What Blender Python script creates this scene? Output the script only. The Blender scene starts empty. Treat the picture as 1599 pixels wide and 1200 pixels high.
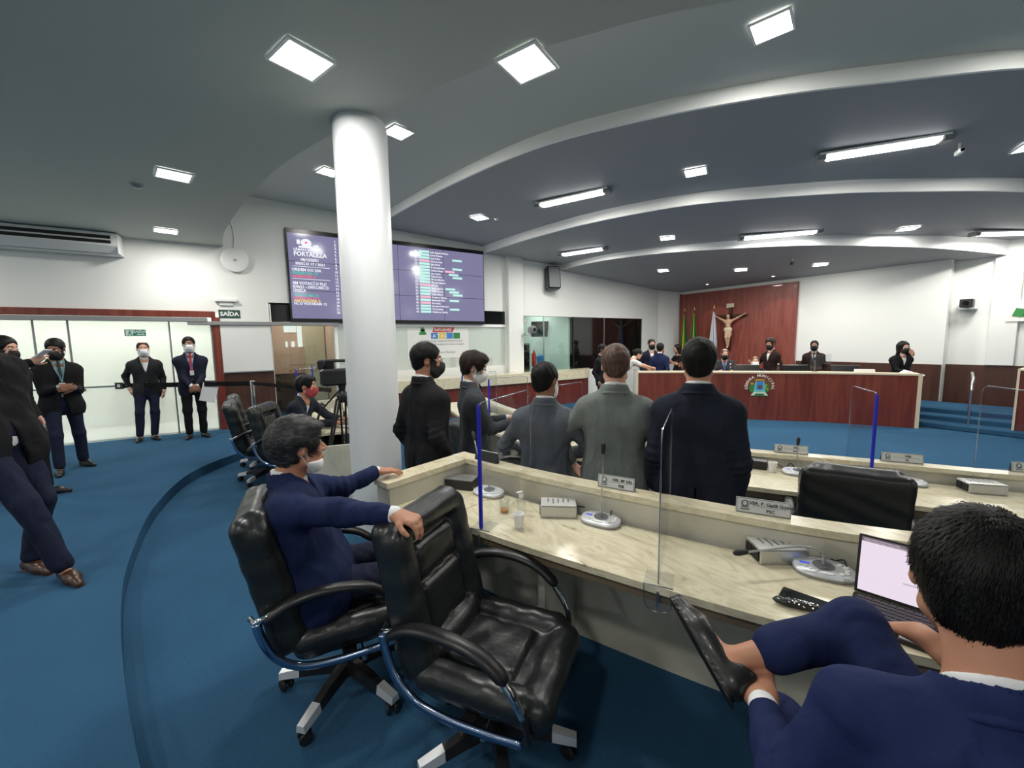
import bpy, math, random
import numpy as np
from mathutils import Vector, Matrix
random.seed(7); np.random.seed(7)
sc = bpy.context.scene
C = sc.collection
PI = math.pi
def R_(d): return math.radians(d)
# ---------------------------------------------------------------- camera
cam_d = bpy.data.cameras.new('camera'); cam = bpy.data.objects.new('camera', cam_d); C.objects.link(cam)
cam_d.sensor_width = 36.0; cam_d.lens = 36.0*640/1599; cam_d.clip_start = .05; cam_d.clip_end = 100
_p, _r, _h = R_(5.9), R_(0.85), R_(57.4)
fw = Vector((-math.sin(_h)*math.cos(_p), math.cos(_h)*math.cos(_p), -math.sin(_p)))
rt = fw.cross(Vector((0, 0, 1))).normalized(); up = rt.cross(fw)
Rr = rt*math.cos(_r) - up*math.sin(_r); Uu = up*math.cos(_r) + rt*math.sin(_r)
cam.matrix_world = Matrix(((Rr.x, Uu.x, -fw.x, 0), (Rr.y, Uu.y, -fw.y, 0), (Rr.z, Uu.z, -fw.z, 1.6), (0, 0, 0, 1)))
sc.camera = cam
# ---------------------------------------------------------------- world, exposure
w = bpy.data.worlds.new('world'); sc.world = w; w.use_nodes = True
w.node_tree.nodes['Background'].inputs[0].default_value = (.75, .85, 1, 1)
w.node_tree.nodes['Background'].inputs[1].default_value = 0.25
sc.view_settings.view_transform = 'Standard'; sc.view_settings.look = 'None'
sc.view_settings.gamma = 1; sc.view_settings.exposure = 0.0; sc.view_settings.use_curve_mapping = False
PANEL_W = 30.0      # watts of one small ceiling panel
TUBE_W = 42.0
FLOOR1, FLOOR2 = -.12, -.20    # the desk tier and the pit

# ---------------------------------------------------------------- materials
M = {}
def nt(name):
    m = bpy.data.materials.new(name); m.use_nodes = True
    b = m.node_tree.nodes['Principled BSDF']; return m, m.node_tree, b
def mat(name, col, rough=.5, metal=0, spec=.5, coat=0, bump=0, bscale=80, emit=None, estr=0, noise=0, nscale=6, sheen=0):
    m, t, b = nt(name)
    b.inputs['Base Color'].default_value = (*col, 1); b.inputs['Roughness'].default_value = rough
    b.inputs['Metallic'].default_value = metal; b.inputs['Specular IOR Level'].default_value = spec
    b.inputs['Coat Weight'].default_value = coat; b.inputs['Sheen Weight'].default_value = sheen
    if emit: b.inputs['Emission Color'].default_value = (*emit, 1); b.inputs['Emission Strength'].default_value = estr
    tc = t.nodes.new('ShaderNodeTexCoord')
    if noise:
        n = t.nodes.new('ShaderNodeTexNoise'); n.inputs['Scale'].default_value = nscale; n.inputs['Detail'].default_value = 5
        t.links.new(tc.outputs['Object'], n.inputs['Vector'])
        r = t.nodes.new('ShaderNodeValToRGB'); r.color_ramp.elements[0].position = .3; r.color_ramp.elements[1].position = .7
        r.color_ramp.elements[0].color = tuple(max(0, c*(1-noise)) for c in col)+(1,)
        r.color_ramp.elements[1].color = tuple(min(1, c*(1+noise)) for c in col)+(1,)
        t.links.new(n.outputs['Fac'], r.inputs['Fac']); t.links.new(r.outputs['Color'], b.inputs['Base Color'])
    if bump:
        n = t.nodes.new('ShaderNodeTexNoise'); n.inputs['Scale'].default_value = bscale; n.inputs['Detail'].default_value = 3
        t.links.new(tc.outputs['Object'], n.inputs['Vector'])
        u = t.nodes.new('ShaderNodeBump'); u.inputs['Strength'].default_value = bump; u.inputs['Distance'].default_value = .01
        t.links.new(n.outputs['Fac'], u.inputs['Height']); t.links.new(u.outputs['Normal'], b.inputs['Normal'])
    M[name] = m; return m
def ramp_mat(name, kind, scale, stops, rough=.4, vscale=(1, 1, 1), distort=0, bump=0, detail=6, coat=0, spec=.5, rot=(0, 0, 0)):
    m, t, b = nt(name); b.inputs['Roughness'].default_value = rough; b.inputs['Coat Weight'].default_value = coat
    b.inputs['Specular IOR Level'].default_value = spec
    tc = t.nodes.new('ShaderNodeTexCoord'); mp = t.nodes.new('ShaderNodeMapping'); mp.inputs['Scale'].default_value = vscale
    mp.inputs['Rotation'].default_value = rot
    t.links.new(tc.outputs['Object'], mp.inputs['Vector'])
    if kind == 'noise':
        n = t.nodes.new('ShaderNodeTexNoise'); n.inputs['Detail'].default_value = detail; n.inputs['Distortion'].default_value = distort; o = n.outputs['Fac']
    else:
        n = t.nodes.new('ShaderNodeTexWave'); n.inputs['Distortion'].default_value = distort; n.inputs['Detail'].default_value = detail; o = n.outputs['Fac']
    n.inputs['Scale'].default_value = scale
    t.links.new(mp.outputs['Vector'], n.inputs['Vector'])
    r = t.nodes.new('ShaderNodeValToRGB')
    while len(r.color_ramp.elements) < len(stops): r.color_ramp.elements.new(.5)
    for e, (p, c) in zip(r.color_ramp.elements, stops): e.position = p; e.color = (*c, 1)
    t.links.new(o, r.inputs['Fac']); t.links.new(r.outputs['Color'], b.inputs['Base Color'])
    if bump:
        u = t.nodes.new('ShaderNodeBump'); u.inputs['Strength'].default_value = bump; u.inputs['Distance'].default_value = .004
        t.links.new(o, u.inputs['Height']); t.links.new(u.outputs['Normal'], b.inputs['Normal'])
    M[name] = m; return m
mat('wall_paint', (.80, .81, .78), .6, bump=.05, bscale=120)
mat('ceiling_grey', (.46, .49, .45), .75, bump=.04, bscale=60)
mat('ceiling_blue', (.34, .345, .355), .7, bump=.04, bscale=60)
mat('ceiling_pale', (.52, .54, .52), .7)
mat('white_trim', (.93, .93, .91), .45)
mat('cap_metal', (.80, .82, .84), .35, metal=.5)
mat('column_paint', (.72, .74, .75), .35, bump=.03, bscale=40)
m = ramp_mat('carpet', 'noise', 260, [(.3, (.020, .064, .124)), (.7, (.037, .110, .200))], rough=.95, bump=.5, detail=3, spec=.1)
t = m.node_tree; b = t.nodes['Principled BSDF']; r0 = [n for n in t.nodes if n.type == 'VALTORGB'][0]
tc = t.nodes.new('ShaderNodeTexCoord'); n2 = t.nodes.new('ShaderNodeTexNoise'); n2.inputs['Scale'].default_value = 1.3; n2.inputs['Detail'].default_value = 4
t.links.new(tc.outputs['Object'], n2.inputs['Vector'])
mr = t.nodes.new('ShaderNodeMapRange'); mr.inputs['To Min'].default_value = .82; mr.inputs['To Max'].default_value = 1.2
t.links.new(n2.outputs['Fac'], mr.inputs['Value'])
mx = t.nodes.new('ShaderNodeVectorMath'); mx.operation = 'SCALE'
t.links.new(r0.outputs['Color'], mx.inputs[0]); t.links.new(mr.outputs['Result'], mx.inputs['Scale']); t.links.new(mx.outputs['Vector'], b.inputs['Base Color'])
# travertine: cream with thin brown veins stretched along the slab
ramp_mat('travertine', 'noise', 3.2, [(.27, (.36, .28, .16)), (.33, (.60, .53, .37)), (.46, (.68, .61, .43)), (.58, (.76, .70, .52)), (.72, (.61, .54, .36))], rough=.2, vscale=(1.1, 3.2, 3), distort=2.6, detail=12, coat=.25, rot=(0, 0, R_(-28)))
ramp_mat('marble_shaded', 'noise', 2.6, [(.3, (.42, .41, .34)), (.5, (.55, .53, .44)), (.7, (.61, .59, .50))], rough=.3, distort=1.2, detail=8)  # same beige marble as the desktops, shade put into its greyer colour
mat('desk_edge', (.16, .12, .075), .5)
ramp_mat('red_wood', 'noise', 2.0, [(.25, (.105, .018, .012)), (.5, (.165, .030, .018)), (.75, (.23, .052, .030))], rough=.3, vscale=(5, 5, .35), distort=1.0, detail=8, coat=.25)
ramp_mat('red_wood_panel', 'noise', 2.2, [(.25, (.17, .036, .026)), (.5, (.235, .056, .040)), (.75, (.30, .085, .060))], rough=.38, vscale=(4, 4, .4), distort=1.4, detail=8, coat=.15)
ramp_mat('dark_wood', 'noise', 2.0, [(.25, (.042, .016, .010)), (.5, (.066, .025, .016)), (.75, (.092, .036, .022))], rough=.4, vscale=(5, 5, .4), distort=1.0, detail=8)
mat('wood_edge', (.72, .62, .45), .4)
mat('leather_black', (.012, .014, .014), .34, spec=.55, bump=.22, bscale=26)
mat('leather_seam', (.004, .004, .004), .6)
mat('plastic_black', (.012, .012, .013), .38)
mat('rubber_black', (.008, .008, .008), .6)
mat('chrome', (.75, .77, .80), .12, metal=1)
mat('steel', (.55, .56, .57), .3, metal=1)
mat('chrome_blue', (.35, .45, .65), .18, metal=1)
mat('grey_metal', (.30, .31, .31), .45, metal=.6)
mat('silver_plastic', (.62, .64, .66), .35, metal=.3)
mat('speaker_grille', (.18, .19, .20), .6, bump=.6, bscale=900)
mat('blue_display', (.02, .05, .5), .3, emit=(.05, .10, .9), estr=.6)
mat('blue_film', (.012, .018, .50), .45)
mat('plate_silver', (.72, .73, .71), .3, metal=.25)
mat('ink', (.015, .015, .015), .6)
mat('ink_grey', (.16, .17, .17), .6)
mat('paper', (.80, .80, .78), .7)
mat('paper_dark', (.09, .085, .08), .6)
mat('white_plastic', (.78, .78, .76), .4)
mat('cup_white', (.80, .80, .78), .3)
mat('glass_black', (.004, .005, .005), .06, spec=.6)
mat('skin_light', (.60, .33, .23), .5, spec=.35)
mat('skin_tan', (.46, .22, .135), .5, spec=.35)
mat('skin_brown', (.27, .125, .075), .5, spec=.35)
mat('lips', (.36, .13, .11), .5)
mat('eye_white', (.75, .72, .68), .25); mat('eye_dark', (.02, .012, .01), .2)
for n, c in dict(hair_black=(.0045, .004, .004), hair_brown=(.018, .010, .007)).items():
    ramp_mat(n, 'noise', 60, [(.35, tuple(v*.6 for v in c)), (.7, tuple(v*2.0 for v in c))], rough=.55, vscale=(1, .25, .4), bump=.3, spec=.25)
ramp_mat('hair_grey', 'noise', 90, [(.30, (.007, .007, .008)), (.52, (.026, .026, .028)), (.75, (.16, .16, .17))], rough=.5, vscale=(.6, .25, 1), bump=.7, distort=.8)
ramp_mat('hair_thin', 'noise', 70, [(.35, (.055, .028, .018)), (.7, (.16, .085, .055))], rough=.5, vscale=(1, .3, .4), bump=.3)
def suit(n, c, sheen=.0):
    m = mat(n, c, .82, spec=.2, bump=.22, bscale=420, noise=.10, nscale=9, sheen=sheen); t = m.node_tree
    b1 = [x for x in t.nodes if x.type == 'BUMP'][0]; tc = [x for x in t.nodes if x.type == 'TEX_COORD'][0]
    mp = t.nodes.new('ShaderNodeMapping'); mp.inputs['Scale'].default_value = (1, 1, .45); mp.inputs['Rotation'].default_value = (.5, .4, 0); nn = t.nodes.new('ShaderNodeTexNoise'); nn.inputs['Scale'].default_value = 11; nn.inputs['Detail'].default_value = 1.5; nn.inputs['Distortion'].default_value = .8
    t.links.new(tc.outputs['Object'], mp.inputs[0]); t.links.new(mp.outputs[0], nn.inputs['Vector']); b2 = t.nodes.new('ShaderNodeBump'); b2.inputs['Strength'].default_value = .75; b2.inputs['Distance'].default_value = .03
    t.links.new(nn.outputs['Fac'], b2.inputs['Height']); t.links.new(b2.outputs['Normal'], b1.inputs['Normal']); return m
suit('suit_black', (.0085, .0085, .010)); suit('suit_charcoal', (.018, .019, .022)); suit('suit_dark_navy', (.012, .016, .027))
suit('suit_navy', (.010, .018, .065)); suit('suit_blue', (.009, .018, .075)); suit('suit_grey', (.17, .19, .18)); suit('suit_slate', (.040, .044, .052))
suit('suit_midnight', (.012, .014, .030)); suit('suit_brown', (.022, .012, .011)); suit('trouser_black', (.007, .007, .009)); suit('trouser_navy', (.011, .015, .036))
suit('trouser_blue', (.010, .018, .07)); suit('suit_greyblue', (.10, .112, .13)); suit('cloth_black', (.006, .006, .007)); suit('cloth_white', (.72, .72, .70))
suit('denim', (.12, .17, .26))
mat('shirt_white', (.78, .79, .80), .8, bump=.15, bscale=300); mat('shirt_blue', (.42, .52, .66), .8); mat('shirt_mint', (.30, .48, .48), .8)
mat('tie_dark', (.012, .014, .03), .5); mat('tie_red', (.50, .015, .02), .5); mat('tie_blue', (.05, .10, .28), .5); mat('lanyard', (.12, .30, .32), .6); mat('lanyard_blue', (.08, .14, .45), .6)
mat('mask_white', (.82, .83, .83), .75, bump=.1, bscale=200); mat('mask_black', (.006, .006, .007), .7); mat('mask_pattern', (.35, .04, .05), .7)
mat('shoe_black', (.008, .008, .008), .38, coat=.1); mat('shoe_brown', (.05, .022, .012), .3)
mat('green_sign', (.015, .16, .085), .5, emit=(.03, .30, .17), estr=.08); mat('dark_green_sign', (.02, .06, .04), .5)
mat('sign_white', (.8, .8, .8), .5)
mat('monitor_black', (.006, .006, .007), .25); mat('bottle_blue', (.06, .22, .55), .15, spec=.6)
mat('red_paint', (.5, .02, .015), .4); mat('room_mint', (.60, .70, .67), .6); mat('room_dark', (.02, .022, .024), .7)
mat('emblem_blue', (.05, .22, .62), .5); mat('emblem_teal', (.16, .50, .55), .5); mat('emblem_green', (.03, .22, .05), .5); mat('emblem_pale', (.62, .72, .58), .5)
mat('emblem_gold', (.62, .30, .07), .45); mat('emblem_brown', (.16, .07, .02), .5); mat('letter_pink', (.80, .68, .64), .5); mat('emblem_yellow', (.6, .55, .08), .5)
mat('flag_green', (.012, .16, .035), .8); mat('flag_yellow', (.62, .50, .04), .8); mat('flag_white', (.70, .72, .76), .8); mat('flag_blue', (.04, .12, .42), .8)
mat('wood_cross', (.05, .018, .012), .4); mat('carved_skin', (.62, .40, .25), .5); mat('carved_cloth', (.68, .58, .42), .6)
mat('orange_paint', (.60, .10, .03), .5); mat('blue_sticker', (.06, .20, .50), .5); mat('yellow_sticker', (.70, .55, .10), .5)
mat('poster_peach', (.78, .53, .42), .5); mat('poster_cream', (.72, .66, .50), .5)
def emis(n, c, s):
    m, t, b = nt(n); b.inputs['Base Color'].default_value = (.02, .02, .02, 1); b.inputs['Emission Color'].default_value = (*c, 1); b.inputs['Emission Strength'].default_value = s; M[n] = m
emis('led', (1, 1, .97), 9); emis('tube', (1, .99, .96), 9); emis('spot_warm', (1, .8, .6), 9)
emis('screen_bg', (.215, .205, .35), .95); emis('screen_white', (.86, .88, .95), 1.0); emis('screen_mint', (.50, .88, .80), 1.0); emis('screen_teal', (.08, .50, .45), 1.0)
emis('screen_red', (.85, .12, .20), 1.0); emis('screen_pink', (.9, .45, .60), 1.0); emis('screen_amber', (.95, .65, .2), 1.0)
emis('laptop_page', (.86, .74, .86), .95); emis('laptop_bar', (.20, .14, .18), .8); emis('laptop_box', (.42, .42, .72), .9); emis('laptop_text', (.50, .42, .50), .9)
emis('exit_white', (.8, .95, .9), .5)
for n in ('screen_bg',): M[n].node_tree.nodes['Principled BSDF'].inputs['Base Color'].default_value = (.02, .02, .03, 1); M[n].node_tree.nodes['Principled BSDF'].inputs['Roughness'].default_value = .12
def glass(n, tint, facw=.06, rough=.02, alpha_tint=1.0):
    m = bpy.data.materials.new(n); m.use_nodes = True; t = m.node_tree; t.nodes.clear()
    o = t.nodes.new('ShaderNodeOutputMaterial'); tr = t.nodes.new('ShaderNodeBsdfTransparent'); gl = t.nodes.new('ShaderNodeBsdfGlossy')
    tr.inputs[0].default_value = (*tint, 1); gl.inputs['Roughness'].default_value = rough
    f0 = t.nodes.new('ShaderNodeLayerWeight'); f0.inputs[0].default_value = .5
    f = t.nodes.new('ShaderNodeMath'); f.operation = 'POWER'; f.inputs[1].default_value = 4.0; t.links.new(f0.outputs['Facing'], f.inputs[0])
    mxs = t.nodes.new('ShaderNodeMixShader'); a = t.nodes.new('ShaderNodeMath'); a.operation = 'MULTIPLY_ADD'; a.inputs[1].default_value = .6; a.inputs[2].default_value = facw; a.use_clamp = True
    t.links.new(f.outputs[0], a.inputs[0]); t.links.new(a.outputs[0], mxs.inputs[0]); t.links.new(tr.outputs[0], mxs.inputs[1]); t.links.new(gl.outputs[0], mxs.inputs[2]); t.links.new(mxs.outputs[0], o.inputs[0]); M[n] = m
glass('acrylic', (.96, .97, .98), .02); glass('acrylic_edge', (.62, .68, .80), .25, .2); glass('window_glass', (.86, .94, .91), .05); glass('tinted_glass', (.10, .11, .12), .05)
glass('plastic_clear', (.93, .95, .96), .06, .05)
def frosted(n, c, trans=.5):
    m = bpy.data.materials.new(n); m.use_nodes = True; t = m.node_tree; b = t.nodes['Principled BSDF']; o = [x for x in t.nodes if x.type == 'OUTPUT_MATERIAL'][0]
    b.inputs['Base Color'].default_value = (*c, 1); b.inputs['Roughness'].default_value = .12
    tr = t.nodes.new('ShaderNodeBsdfTransparent'); tr.inputs[0].default_value = (.94, .97, .95, 1); mxs = t.nodes.new('ShaderNodeMixShader'); mxs.inputs[0].default_value = 1-trans
    t.links.new(tr.outputs[0], mxs.inputs[1]); t.links.new(b.outputs[0], mxs.inputs[2]); t.links.new(mxs.outputs[0], o.inputs[0]); M[n] = m
frosted('door_glass', (.80, .83, .79), .55)

# ---------------------------------------------------------------- objects and tagging
def tag(o, label=None, cat=None, group=None, kind=None):
    if label: o['label'] = label
    if cat: o['category'] = cat
    if group: o['group'] = group
    if kind: o['kind'] = kind
    return o
def thing(name, label, cat, loc=(0, 0, 0), rz=0, group=None):
    o = bpy.data.objects.new(name, None); C.objects.link(o); o.location = loc; o.rotation_euler = (0, 0, rz)
    o.empty_display_size = .1
    return tag(o, label, cat, group)
def mesh_obj(name, verts, faces, m, parent=None, smooth=False, label=None):
    me = bpy.data.meshes.new(name); me.from_pydata(verts if isinstance(verts, list) else verts.tolist(), [], faces if isinstance(faces, list) else faces.tolist())
    me.materials.append(M[m] if isinstance(m, str) else m)
    if smooth: me.polygons.foreach_set('use_smooth', [True]*len(me.polygons))
    me.update()
    o = bpy.data.objects.new(name, me); C.objects.link(o)
    if parent is not None: o.parent = parent
    if label: o['label'] = label
    return o
def dup(root, loc=None, rz=None, label=None, group=None):
    r = root.copy(); C.objects.link(r)
    if loc is not None: r.location = loc
    if rz is not None: r.rotation_euler = (0, 0, rz)
    if label: r['label'] = label
    if group: r['group'] = group
    for ch in list(root.children):
        c = ch.copy(); C.objects.link(c); c.parent = r
        for g in list(ch.children):
            d = g.copy(); C.objects.link(d); d.parent = c
    return r
class MB:
    def __init__(s): s.v = []; s.f = []; s.sm = False
    def add(s, v, f):
        n = len(s.v); s.v += [tuple(p) for p in v]; s.f += [tuple(i+n for i in q) for q in f]; return s
    def box(s, a, b, bev=0, M4=None):
        (x0, y0, z0), (x1, y1, z1) = [min(p, q) for p, q in zip(a, b)], [max(p, q) for p, q in zip(a, b)]
        if bev <= 0:
            v = [(x0, y0, z0), (x1, y0, z0), (x1, y1, z0), (x0, y1, z0), (x0, y0, z1), (x1, y0, z1), (x1, y1, z1), (x0, y1, z1)]
            f = [(0, 3, 2, 1), (4, 5, 6, 7), (0, 1, 5, 4), (1, 2, 6, 5), (2, 3, 7, 6), (3, 0, 4, 7)]
        else:
            e = min(bev, (x1-x0)/2.01, (y1-y0)/2.01, (z1-z0)/2.01)
            v = []; 
            for z, i in ((z0, e), (z0+e, 0), (z1-e, 0), (z1, e)):
                # octagonal outline per level
                for p in ((x0+i+e, y0+i), (x1-i-e, y0+i), (x1-i, y0+i+e), (x1-i, y1-i-e), (x1-i-e, y1-i), (x0+i+e, y1-i), (x0+i, y1-i-e), (x0+i, y0+i+e)): v.append((*p, z))
            f = [tuple(range(7, -1, -1)), tuple(range(24, 32))]
            for l in range(3):
                for k in range(8): f.append((l*8+k, l*8+(k+1) % 8, l*8+8+(k+1) % 8, l*8+8+k))
        if M4: v = [tuple(M4 @ Vector(p)) for p in v]
        return s.add(v, f)
    def tube(s, pts, r, n=10, flat=None, caps=True):
        pts = [Vector(p) for p in pts]; rs = r if isinstance(r, (list, tuple)) else [r]*len(pts); v = []; f = []
        up_ = Vector((0, 0, 1)); prev = None
        for i, p in enumerate(pts):
            d = (pts[min(i+1, len(pts)-1)]-pts[max(i-1, 0)]).normalized()
            if prev is None:
                a = up_.cross(d) if abs(d.z) < .95 else Vector((1, 0, 0)).cross(d)
            else: a = prev - d*prev.dot(d)
            a.normalize(); prev = a; b2 = d.cross(a)
            for k in range(n):
                t_ = 2*PI*k/n; fx = rs[i]; fy = rs[i]*(flat or 1)
                v.append(p + a*math.cos(t_)*fx + b2*math.sin(t_)*fy)
        for i in range(len(pts)-1):
            for k in range(n): f.append((i*n+k, i*n+(k+1) % n, (i+1)*n+(k+1) % n, (i+1)*n+k))
        if caps: f.append(tuple(range(n-1, -1, -1))); f.append(tuple(range((len(pts)-1)*n, len(pts)*n)))
        return s.add(v, f)
    def lathe(s, prof, c=(0, 0, 0), n=24, axis='z', M4=None, sx=1, sy=1):
        v = []; f = []
        for r, z in prof:
            for k in range(n):
                t_ = 2*PI*k/n; q = (r*math.cos(t_)*sx, r*math.sin(t_)*sy, z)
                if axis == 'x': q = (q[2], q[0], q[1])
                elif axis == 'y': q = (q[0], q[2], q[1])
                v.append((q[0]+c[0], q[1]+c[1], q[2]+c[2]))
        for i in range(len(prof)-1):
            for k in range(n): f.append((i*n+k, i*n+(k+1) % n, (i+1)*n+(k+1) % n, (i+1)*n+k))
        f.append(tuple(range(n-1, -1, -1))); f.append(tuple(range((len(prof)-1)*n, len(prof)*n)))
        if M4: v = [tuple(M4 @ Vector(p)) for p in v]
        return s.add(v, f)
    def prism(s, poly, z0, z1, M4=None):
        n = len(poly); v = [(x, y, z0) for x, y in poly]+[(x, y, z1) for x, y in poly]
        f = [tuple(range(n-1, -1, -1)), tuple(range(n, 2*n))]+[(i, (i+1) % n, n+(i+1) % n, n+i) for i in range(n)]
        if M4: v = [tuple(M4 @ Vector(p)) for p in v]
        return s.add(v, f)
    def strip(s, A, B):
        n = len(A); return s.add(list(A)+list(B), [(i, i+1, n+i+1, n+i) for i in range(n-1)])
    def band(s, inner, outer, z0, z1):
        """closed slab between two plan polylines of equal length"""
        n = len(inner); v = [(x, y, z0) for x, y in inner]+[(x, y, z0) for x, y in outer]+[(x, y, z1) for x, y in inner]+[(x, y, z1) for x, y in outer]
        f = []
        for i in range(n-1):
            f += [(i, i+1, n+i+1, n+i), (2*n+i, 3*n+i, 3*n+i+1, 2*n+i+1), (i, 2*n+i, 2*n+i+1, i+1), (n+i, n+i+1, 3*n+i+1, 3*n+i)]
        f += [(0, n, 3*n, 2*n), (n-1, 3*n-1, 4*n-1, 2*n-1)]
        return s.add(v, f)
    def build(s, name, m, parent=None, smooth=False, label=None, auto=None):
        o = mesh_obj(name, s.v, s.f, m, parent, smooth or bool(auto), label)
        if auto:
            me = o.data; me.update()
            try:
                import bmesh
                bm = bmesh.new(); bm.from_mesh(me); bmesh.ops.recalc_face_normals(bm, faces=bm.faces)
                for e in bm.edges:
                    if len(e.link_faces) == 2 and e.calc_face_angle(0) > R_(auto): e.smooth = False
                bm.to_mesh(me); bm.free()
            except Exception as ex: print(ex)
        return o
def catmull(pts, n=8):
    P = [np.array(p, float) for p in pts]; P = [2*P[0]-P[1]]+P+[2*P[-1]-P[-2]]; out = []
    for i in range(1, len(P)-2):
        for k in range(n):
            t_ = k/n; out.append(tuple(.5*((2*P[i])+(-P[i-1]+P[i+1])*t_+(2*P[i-1]-5*P[i]+4*P[i+1]-P[i+2])*t_**2+(-P[i-1]+3*P[i]-3*P[i+1]+P[i+2])*t_**3)))
    out.append(tuple(P[-2])); return out
def offset(poly, d):
    """plan polyline moved d to its left"""
    P = [np.array(p[:2], float) for p in poly]; out = []
    for i in range(len(P)):
        t_ = P[min(i+1, len(P)-1)]-P[max(i-1, 0)]; t_ /= np.linalg.norm(t_); out.append((P[i][0]-t_[1]*d, P[i][1]+t_[0]*d))
    return out
def resample(poly, n):
    P = np.array(poly, float); s_ = np.r_[0, np.cumsum(np.linalg.norm(np.diff(P, axis=0), axis=1))]; u = np.linspace(0, s_[-1], n)
    return list(zip(*[np.interp(u, s_, P[:, k]) for k in range(P.shape[1])]))
_font_cache = {}
def text_geo(txt, size, align='CENTER', bold=0):
    key = (txt, size, align, bold)
    if key not in _font_cache:
        cu = bpy.data.curves.new('t', 'FONT'); cu.body = txt; cu.size = size; cu.align_x = align; cu.offset = bold; cu.resolution_u = 2
        o = bpy.data.objects.new('t', cu); C.objects.link(o); bpy.context.view_layer.update()
        me = o.to_mesh(); _font_cache[key] = ([tuple(v.co) for v in me.vertices], [tuple(p.vertices) for p in me.polygons]); o.to_mesh_clear()
        bpy.data.objects.remove(o); bpy.data.curves.remove(cu)
    return _font_cache[key]
def frame(origin, X, Y):
    X = Vector(X).normalized(); Y = Vector(Y).normalized(); Z = X.cross(Y)
    return Matrix(((X.x, Y.x, Z.x, origin[0]), (X.y, Y.y, Z.y, origin[1]), (X.z, Y.z, Z.z, origin[2]), (0, 0, 0, 1)))
def add_text(mb, txt, size, M4, x=0, y=0, z=.001, align='CENTER', bold=0, sx=1):
    v, f = text_geo(txt, size, align, bold); mb.add([M4 @ Vector((p[0]*sx+x, p[1]+y, z)) for p in v], f)
def add_rect(mb, M4, x0, y0, x1, y1, z=.001): mb.add([M4 @ Vector(p) for p in ((x0, y0, z), (x1, y0, z), (x1, y1, z), (x0, y1, z))], [(0, 1, 2, 3)])
def add_disc(mb, M4, x, y, rx, ry, z=.001, n=20): mb.add([M4 @ Vector((x+rx*math.cos(2*PI*k/n), y+ry*math.sin(2*PI*k/n), z)) for k in range(n)], [tuple(range(n))])
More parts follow.
